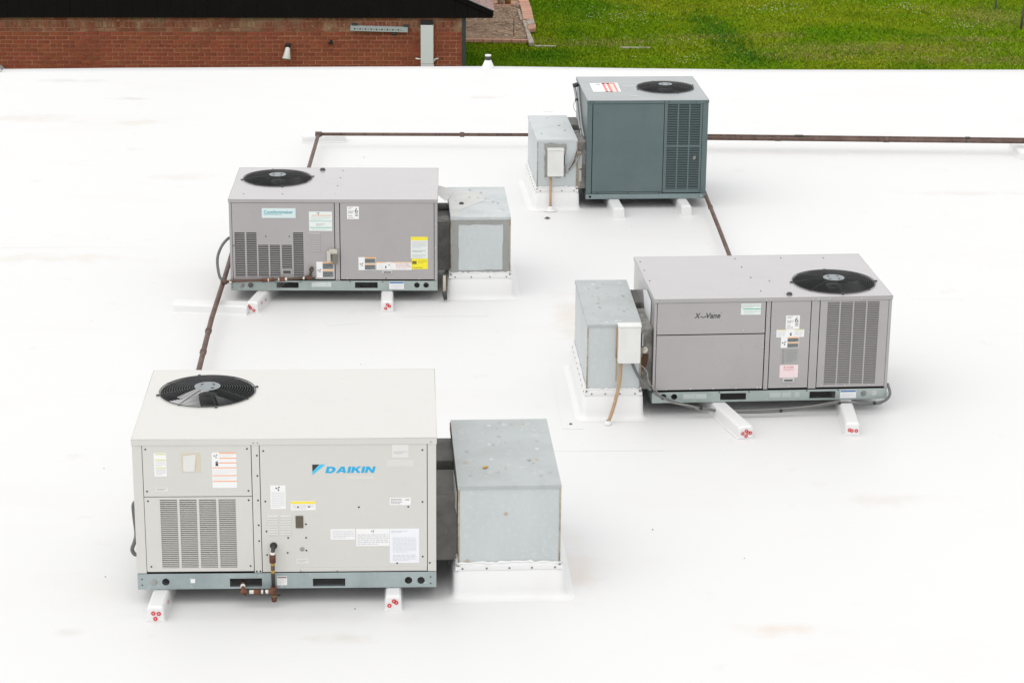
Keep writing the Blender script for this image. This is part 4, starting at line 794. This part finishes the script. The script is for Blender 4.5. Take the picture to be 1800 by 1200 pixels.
for i in (20, 33, 48, 62, 78): coupling(fD, pts[i], pts[i + 1] - pts[i], .0145, .022, SCREWB, 'cable_tie')
cB = empty('flexible_conduit', B.location, .029); tag(cB, 'grey flexible conduit looping out of the left side of the stepped-grille unit', 'conduit')
one(FLEX).tube(smooth_path([(.01, .1, .475), (-.03, .08, .455), (-.076, .05, .403), (-.108, .02, .33), (-.116, 0, .268), (-.11, -.015, .20), (-.095, -.03, .135), (-.065, -.035, .1), (-.035, -.035, .085)], 6), .013, 10).build('conduit_tube', cB)
cA = empty('flexible_conduit', A.location, .0444); tag(cA, 'grey flexible conduit hanging at the left side of the cream unit', 'conduit')
one(FLEX).tube(smooth_path([(.0, .2, .52), (-.03, .2, .50), (-.03, .2, .42), (-.022, .2, .30), (-.035, .2, .24), (-.052, .2, .19), (-.035, .2, .155), (.0, .2, .16)], 6), .013, 10).build('conduit_tube', cA)
cC = empty('flexible_conduit', C.location, .0689); tag(cC, 'grey conduit climbing the left side of the slate-green unit', 'conduit')
one(mat('pale_grey_conduit', (.32, .33, .33), .45, .2)).tube(smooth_path([(.0, .95, 1.012), (-.035, .95, 1.015), (-.045, .95, .99), (-.03, .85, .87), (-.02, .65, .692), (-.016, .4, .585), (-.047, .12, .49), (-.124, -.02, .384), (-.21, -.07, .30)], 6), .014, 10).build('conduit_tube', cC)
coupling(cC, (-.035, .95, 1.012), (1, 0, .3), .024, .06, IRON, 'conduit_elbow')
for p in ((-.03, .85, .87), (-.018, .5, .62)): coupling(cC, p, (0, .5, 1), .018, .03, IRON, 'coupling')
one(BLACK).tube(smooth_path([(-.03, .86, .87), (-.06, .85, .83), (-.055, .83, .77), (-.02, .75, .74)], 5), .0025, 5).build('cable_tie', cC)
for k in range(3): one(RUST).tube(smooth_path([(-.10 - .01 * k, -.0, .52 - .03 * k), (-.13, -.03, .42 - .02 * k), (-.19, -.08, .33 + .01 * k)], 4), .004, 5).build('cable', cC)
cC2 = one(mat('pale_grey_conduit', (.32, .33, .33), .45, .2)).tube(smooth_path([(-.008, .88, 1.0), (-.012, .75, .9), (-.012, .6, .80), (-.012, .45, .70), (-.01, .2, .62)], 5), .011, 8).build('conduit_line', loc=C.location, rot=(0, 0, .0689)); tag(cC2, 'thin second conduit line lying against the left side of the slate-green unit', 'conduit')
dr = empty('drain_pipe', (-.618, 20.03, 0)); tag(dr, 'pale drain stub with a black end between the teal-nameplate unit and its duct box', 'pipe')
one(mat('aged_plastic', (.50, .45, .34), .6)).tube([(0, .02, .24), (0, .005, .085)], .014, 10).build('pipe', dr); one(BLACK).tube([(0, .005, .09), (.004, .0, .06), (.012, -.02, .02)], [.019, .021, .016], 10).build('pipe_end', dr)
# vent stack at the roof's far edge
vp = empty('vent_stack', (-.36, 30.86, 0)); tag(vp, 'small dark vent stack in a white cone boot at the far roof edge', 'vent')
one(FLASH).lathe([(.10, -.03), (.088, .0), (.044, .1), (.038, .104)], n=20).build('boot', vp); one(mat('dark_pipe', (.05, .052, .055), .5)).lathe([(.035, .09), (.036, .16)], n=16).build('stack', vp); one(FLASH).lathe([(.034, .155), (.042, .157), (.042, .175), (.03, .178), (.028, .15), (.001, .14)], n=16).build('collar', vp)
# hood at the far left roof edge, mostly outside the frame
hd = empty('vent_hood', (-6.97, 30.4, 0)); tag(hd, 'corner of a grey hood with a pale trim edge at the far left roof edge', 'vent')
one(mat('grey_hood', (.15, .15, .155), .5)).add([(-.3, -.12, -.02), (.15, -.12, -.02), (.15, .12, -.02), (-.3, .12, -.02), (-.1, -.12, .19), (-.1, .12, .19)], [(0, 1, 4), (3, 5, 2), (1, 2, 5, 4), (0, 4, 5, 3)]).build('hood_body', hd)
one(FLASH).tube([(.165, -.125, -.012), (-.1, -.125, .205)], .010, 6).tube([(-.1, -.125, .205), (-.31, -.125, -.01)], .010, 6).build('hood_trim', hd)

# ================================================================== BRICK HOUSE beyond the lawn strip
hs_ = empty('brick_house', (-.88, 38.0, GZ), .046); tag(hs_, 'red brick house with dark brown gable and eaves beyond the roof edge', 'house')
ZS = 2.817; XL = -9.6; DEPTH = 22
one(MORTAR).box(XL, -.012, .012, .1, 0, ZS - .003).build('wall', hs_)
one(MORTAR).box(-.1, -.006, .1, DEPTH, 0, ZS - .003).build('side_wall', hs_); one(MORTAR).box(XL, XL + .1, .1, DEPTH, 0, ZS - .003).build('side_wall', hs_); one(MORTAR).box(XL + .1, -.1, DEPTH - .1, DEPTH, 0, ZS - .003).build('back_wall', hs_)
BL, BH, MJ = .191, .0555, .0122
def brick_mesh(l, h, m): return one(m).box(0, l, -.001, .02, 0, h).mesh('brick', .002, 1)
bm_s = [brick_mesh(BL, BH, BRICK), brick_mesh(BL - .003, BH - .001, BRICK), brick_mesh(BL + .001, BH - .002, BRICK)]
mass = MB().use(BRICKS); count = 0
z = ZS - .006; row = 0; rowlist = []
hgts = []
while z > .02:
    kind = 'rowlock' if row == 1 else ('header' if row == 6 or (row > 6 and (row - 6) % 7 == 0) else 'stretcher')
    h = .098 if kind == 'rowlock' else BH
    l = {'rowlock': .0575, 'header': .0925, 'stretcher': BL}[kind]
    z -= h; x = -.001 - (BL / 2 if (row % 2 and kind == 'stretcher') else 0); first = True
    if row % 2 and kind == 'stretcher': mass.use(BRICKS).box(x + MJ, -.001, -.001, .02, z, z + h)
    while x > XL + l:
        dz = random.uniform(-.0012, .0012); dy = random.uniform(-.0025, .0025)
        if kind == 'stretcher' and row not in (0, 2) and count < 300 and x > -8.7:
            link('brick', random.choice(bm_s), hs_, (x - l, dy, z + dz)); count += 1
        else:
            mass.use(BRICKT if row <= 2 else BRICKS).box(x - l, x, -.001 + dy, .02, z + dz, z + h + dz)
        x -= l + MJ
    z -= MJ; row += 1
mo_ = mass.build('brick_mass', hs_); mo_['kind'] = 'stuff'
# side wall courses (seen edge-on)
sm = MB().use(BRICKS); z = ZS - .006; row = 0
while z > .02:
    z -= BH; y = .0 if row % 2 else .1
    while y < 18: sm.box(-.02, .002, y, y + BL, z, z + BH); y += BL + MJ
    z -= MJ; row += 1
so_ = sm.build('side_brick_mass', hs_); so_['kind'] = 'stuff'
# gable: dark vertical boards with a boxed eave return on the right
SL = .433; XE = .51; XR = (XE + XL - XE) / 2 ; XR = -4.8
def gtop(x): return ZS + .115 + SL * (XE - x) if x > XR else ZS + .115 + SL * (XE - XR) - SL * (XR - x)
x = XE - .012; bw = .2; y0 = -.06
while x > XL - .4:
    x1 = max(x - bw, XL - .4); one(FASCIA).add([(x1, y0, ZS), (x, y0, ZS), (x, y0, gtop(x) - .03), (x1, y0, gtop(x1) - .03), (x1, y0 + .03, ZS), (x, y0 + .03, ZS), (x, y0 + .03, gtop(x) - .03), (x1, y0 + .03, gtop(x1) - .03)], [(0, 1, 2, 3), (7, 6, 5, 4), (0, 4, 5, 1), (1, 5, 6, 2), (2, 6, 7, 3), (3, 7, 4, 0)]).build('gable_board', hs_); x = x1 - .004
one(FASCIA).box(.003, XE - .012, -.03, DEPTH, ZS + .0005, ZS + .02).build('soffit', hs_); one(FASCIA).box(XE - .011, XE, -.06, DEPTH, ZS, ZS + .11).build('eave_fascia', hs_)
rk = one(FASCIA)
rk.add([(XE + .01, -.085, gtop(XE) - .075), (XE + .01, -.085, gtop(XE)), (XR, -.085, gtop(XR)), (XR, -.085, gtop(XR) - .08), (XE + .01, -.062, gtop(XE) - .075), (XE + .01, -.062, gtop(XE)), (XR, -.062, gtop(XR)), (XR, -.062, gtop(XR) - .08)], [(0, 1, 2, 3), (7, 6, 5, 4), (0, 4, 5, 1), (3, 2, 6, 7), (0, 3, 7, 4)]).build('rake_board', hs_)
one(SLATEP).add([(XE + .02, -.1, gtop(XE) + .001), (XE + .02, -.1, gtop(XE) + .012), (XR, -.1, gtop(XR) + .016), (XR, -.1, gtop(XR) + .004), (XE + .02, -.05, gtop(XE) + .001), (XE + .02, -.05, gtop(XE) + .012), (XR, -.05, gtop(XR) + .016), (XR, -.05, gtop(XR) + .004)], [(0, 1, 2, 3), (1, 5, 6, 2), (0, 4, 5, 1), (4, 7, 6, 5)]).build('drip_edge', hs_)
rf = one(SHING).add([(XE + .02, -.09, gtop(XE) + .002), (XE + .02, DEPTH, gtop(XE) + .002), (XR, DEPTH, gtop(XR) + .002), (XR, -.09, gtop(XR) + .002), (XL - .5, -.09, gtop(XL - .5) + .002), (XL - .5, DEPTH, gtop(XL - .5) + .002)], [(0, 1, 2, 3), (3, 2, 5, 4)]).build('roof', hs_)
ca = math.atan(SL); sme = [one(SHING).box(0, wd_, 0, .145, -.001, .007).mesh('shingle', .0015, 1) for wd_ in (.298, .29, .304)]
for i in range(11):          # courses rising from the right eave, tabs running back from the rake
    for j in range(14):
        xx = XE + .03 - i * .13 * math.cos(ca); y_ = -.09 + j * .305 + (.15 if i % 2 else 0)
        link('shingle', random.choice(sme), rf, (xx, y_, gtop(xx) + .006), (0, ca, R(90)) if False else None)
        s_ = rf.children[-1] if False else None
# orient shingles: length along the eave, exposure up the slope
for ch in [o for o in bpy.data.objects if o.name.startswith('shingle') and o.parent == rf]:
    ch.rotation_euler = (Matrix.Rotation(ca, 3, 'Y') @ Matrix.Rotation(R(90), 3, 'Z')).to_euler()
one(SLATEP).box(.004, .066, .0, .06, .02, ZS - .001).build('downspout', hs_, .006)
# fittings on the wall
ch = empty('slotted_channel', hs_.location, .046); tag(ch, 'grey slotted metal channel fixed high on the brick wall', 'bracket')
hl = []
for i in range(18): hl.append(circ(.07 + i * .045, .035, .0135 if i % 2 == 0 else .008, 10))
chm = plate_mesh('channel', rect(0, .945, 0, .085), hl, .004, mat('channel_zinc', (.42, .46, .47), .45, .3)); co = link('channel', chm, ch, (-1.845, -.075, 2.605), (0, R(1.6), 0))
one(mat('channel_zinc', (.42, .46, .47), .45, .3)).box(0, .945, .004, .06, .082, .0855).build('channel_top', ch, loc=(-1.845, -.075, 2.605), rot=(0, R(1.6), 0)); one(DARK).box(0, .945, .045, .05, .0, .08).build('channel_back', ch, loc=(-1.845, -.075, 2.605), rot=(0, R(1.6), 0))
for x in (-1.82, -.97): one(SLATEP).box(x, x + .09, -.075, .0, 2.69 - (.02 if x > -1 else 0), 2.72 - (.02 if x > -1 else 0)).build('bracket_foot', ch)
one(BLACK).lathe([(.001, -.04), (.03, -.03), (.035, 0)], n=10).build('cable_stub', ch, loc=(-1.12, -.02, 2.55), rot=(R(-80), 0, 0))
wc = empty('wall_duct_cover', hs_.location, .046); tag(wc, 'tall white metal duct cover running down the brick wall', 'cover')
one(mat('white_metal', (.66, .68, .69), .4)).box(-.685, -.475, -.11, -.002, 2.06, 2.702).build('cover', wc, .004); one(mat('white_metal', (.66, .68, .69), .4)).box(-.683, -.47, -.106, -.002, .1, 2.055).build('cover', wc, .004)
one(DARK).box(-.69, -.48, -.08, -.003, 2.712, 2.775).build('duct_opening', wc)
for x, s in ((-.685, -1), (-.475, 1)): one(TAPE).tube([(x, -.05, 2.08 if s > 0 else 2.13), (x + s * .03, -.05, 2.13), (x + s * .085, -.03, 2.135)], .014, 6).build('strap_end', wc)
wl = empty('wall_lamp', hs_.location, .046); tag(wl, 'white bell-shaped floodlight hanging on the brick wall', 'lamp')
one(mat('lamp_white', (.66, .66, .62), .4)).lathe([(.02, 0), (.04, -.02), (.05, -.1), (.072, -.19), (.068, -.2), (.045, -.1), (.001, -.03)], n=18).build('shade', wl, loc=(-2.88, -.1, 2.335), rot=(R(-14), R(8), 0)); one(DARK).box(-2.93, -2.83, -.09, -.002, 2.335, 2.385).build('mount', wl, .01)
br = empty('wall_bracket', hs_.location, .046); tag(br, 'small dark broken bracket on the brick wall between lamp and slotted channel', 'bracket')
one(DARK).box(-2.19, -2.15, -.05, -.002, 2.40, 2.44).box(-2.215, -2.185, -.04, -.002, 2.37, 2.40).box(-2.16, -2.135, -.04, -.002, 2.37, 2.398).build('bracket_arms', br, .006)

# ================================================================== FLOWER BED, posts, pots
fb = empty('flower_bed', (-.4, 53.2, GZ)); tag(fb, 'bare soil flower bed edged with pinkish bricks beside the brick house', 'flower bed')
fbl = lambda x, y, z: (x + .4, y - 53.2, z)
def soil():
    nx, ny = 40, 70; vs = []; r = np.random.RandomState(4)
    for j in range(ny):
        for i in range(nx):
            y = 50.8 + 4.9 * j / (ny - 1); xl = -1.75; xr = .32 - .036 * (y - 50.8); vs.append(fbl(xl + (xr - xl) * i / (nx - 1), y, .05 + r.uniform(0, .022) + .015 * math.sin(3 * y + i * .4)))
    fs = [(j * nx + i, j * nx + i + 1, (j + 1) * nx + i + 1, (j + 1) * nx + i) for j in range(ny - 1) for i in range(nx - 1)]
    one(SOIL).add(vs, fs, True).build('soil', fb)
    mb = one(CHIP)
    for _ in range(2600):
        y = random.uniform(50.9, 55.6); x = random.uniform(-1.6, .28 - .036 * (y - 50.8)); a = random.uniform(0, 3.1); l = random.uniform(.01, .035); w_ = l * .3; z_ = .085 + random.uniform(0, .012); c_, s_ = math.cos(a), math.sin(a)
        mb.add([fbl(x + c_ * l - s_ * w_, y + s_ * l + c_ * w_, z_), fbl(x - c_ * l - s_ * w_, y - s_ * l + c_ * w_, z_), fbl(x - c_ * l + s_ * w_, y - s_ * l - c_ * w_, z_ + .004), fbl(x + c_ * l + s_ * w_, y + s_ * l - c_ * w_, z_ + .004)], [(0, 1, 2, 3)])
    o = mb.build('wood_chips', fb); o['kind'] = 'stuff'
soil()
bk = one(PAVER).box(-.1, .1, -.05, .05, 0, .075).mesh('brick', .006, 1); slab = one(PAVER).box(-.115, .115, -.2, .2, 0, .06).mesh('paver', .006, 1); half = one(PAVER).box(-.1, .1, -.15, .15, 0, .06).mesh('paver', .006, 1)
for i in range(10): link('brick', bk, fb, fbl(-1.65 + i * .21, 50.74 + random.uniform(-.015, .015) - .004 * i, .02), (random.uniform(-.05, .05), 0, random.uniform(-.06, .06)))
for y0_, y1_, x, a in ((55.45, 55.95, .195, .02), (54.85, 55.43, .225, .03), (54.0, 54.83, .262, .04), (53.05, 53.98, .29, .03)):
    one(PAVER).box(-.125, .125, -(y1_ - y0_) / 2 + .01, (y1_ - y0_) / 2 - .01, 0, .07).build('paver', fb, .006, 1, fbl(x, (y0_ + y1_) / 2, .07), (0, R(3), a))
for y, x, m in ((52.72, .365, GREYST), (52.08, .385, PAVER)): one(m).box(-.085, .085, -.29, .29, 0, .08).build('paver', fb, .008, 1, fbl(x, y, .06), (0, R(-5), random.uniform(-.05, .05)))
for y0_, y1_, x, w_ in ((52.2, 53.0, .245, .055), (51.55, 52.17, .275, .04), (50.95, 51.52, .31, .05), (50.25, 50.92, .352, .062), (53.05, 53.8, .135, .04), (53.83, 54.5, .10, .035)): one(GREYST).box(-w_, w_, -(y1_ - y0_) / 2, (y1_ - y0_) / 2, 0, .085).build('edging_stone', fb, .012, 1, fbl(x, (y0_ + y1_) / 2, .03), (0, random.uniform(-.08, .08), .055))
one(PAVER).box(-.42, .5, -.2, .25, 0, .099).build('shelf_slab', fb, .006, 1, fbl(-.25, 55.55, 0))
one(GREYST).lathe([(.001, .12), (.06, .1), (.08, .04), (.07, 0)], fbl(.06, 55.1, .04), 9).build('edging_stone', fb)
for i in range(6): link('brick', bk, fb, fbl(-.55 + i * .16, 55.18 + .05 * i, .02), (0, 0, .18))
sk_ = one(mat('rusty_rod', (.06, .04, .03), .8)).tube([(-.025, 51.05, GZ + .06), (-.027, 51.1, GZ + .50)], .008, 6).build('garden_stake'); tag(sk_, 'thin dark rod standing in the soil of the flower bed', 'stake')
for (x0, x1, y, lb) in ((.44, .9, 50.28, 'short pale stone strip in the grass beside the flower bed corner'), (2.30, 2.98, 50.2, 'pale stone strip sunk in the lawn, away from the flower bed')):
    o = one(GREYST).box(x0, x1, y - .03, y + .03, GZ, GZ + .045).build('stone_strip', None, .01); tag(o, lb, 'stone')
for x, y, m, lb in ((-0.351, 55.302, GREYST, 'speckled pot behind the flower bed, nearer the house'), (-0.180, 55.352, POTY, 'yellow-brown pot behind the flower bed, away from the house')):
    o = empty('plant_pot', (x, y, GZ + .1)); tag(o, lb, 'pot')
    one(m).lathe([(.001, .0), (.075, 0), (.085, .2), (.09, .24), (.08, .24), (.075, .2), (.001, .19)], n=18).build('pot', o); one(SOIL).disc((0, 0, .205), .076).build('soil', o)
p1 = empty('fence_post', (11.643, 55.666, GZ)); tag(p1, 'thin grey metal post standing in the lawn at top right', 'post'); one(POSTG).tube([(0, 0, 0), (-.01, 0, 1.4)], .026, 10).build('post', p1); one(POSTG).lathe([(.03, 0), (.03, .02), (.001, .03)], (-.01, 0, 1.4), 10).build('post_cap', p1)
p2 = empty('fence_post', (11.70, 52.997, GZ)); tag(p2, 'brown weathered post leaning right at the right edge of the lawn', 'post')
one(POST).tube([(0, 0, 0), (.04, 0, .6), (.10, 0, 1.5)], [.03, .028, .026], 8).build('post', p2); one(DARK).box(-.05, .12, -.04, .04, -.01, .012).build('foot_plate', p2)
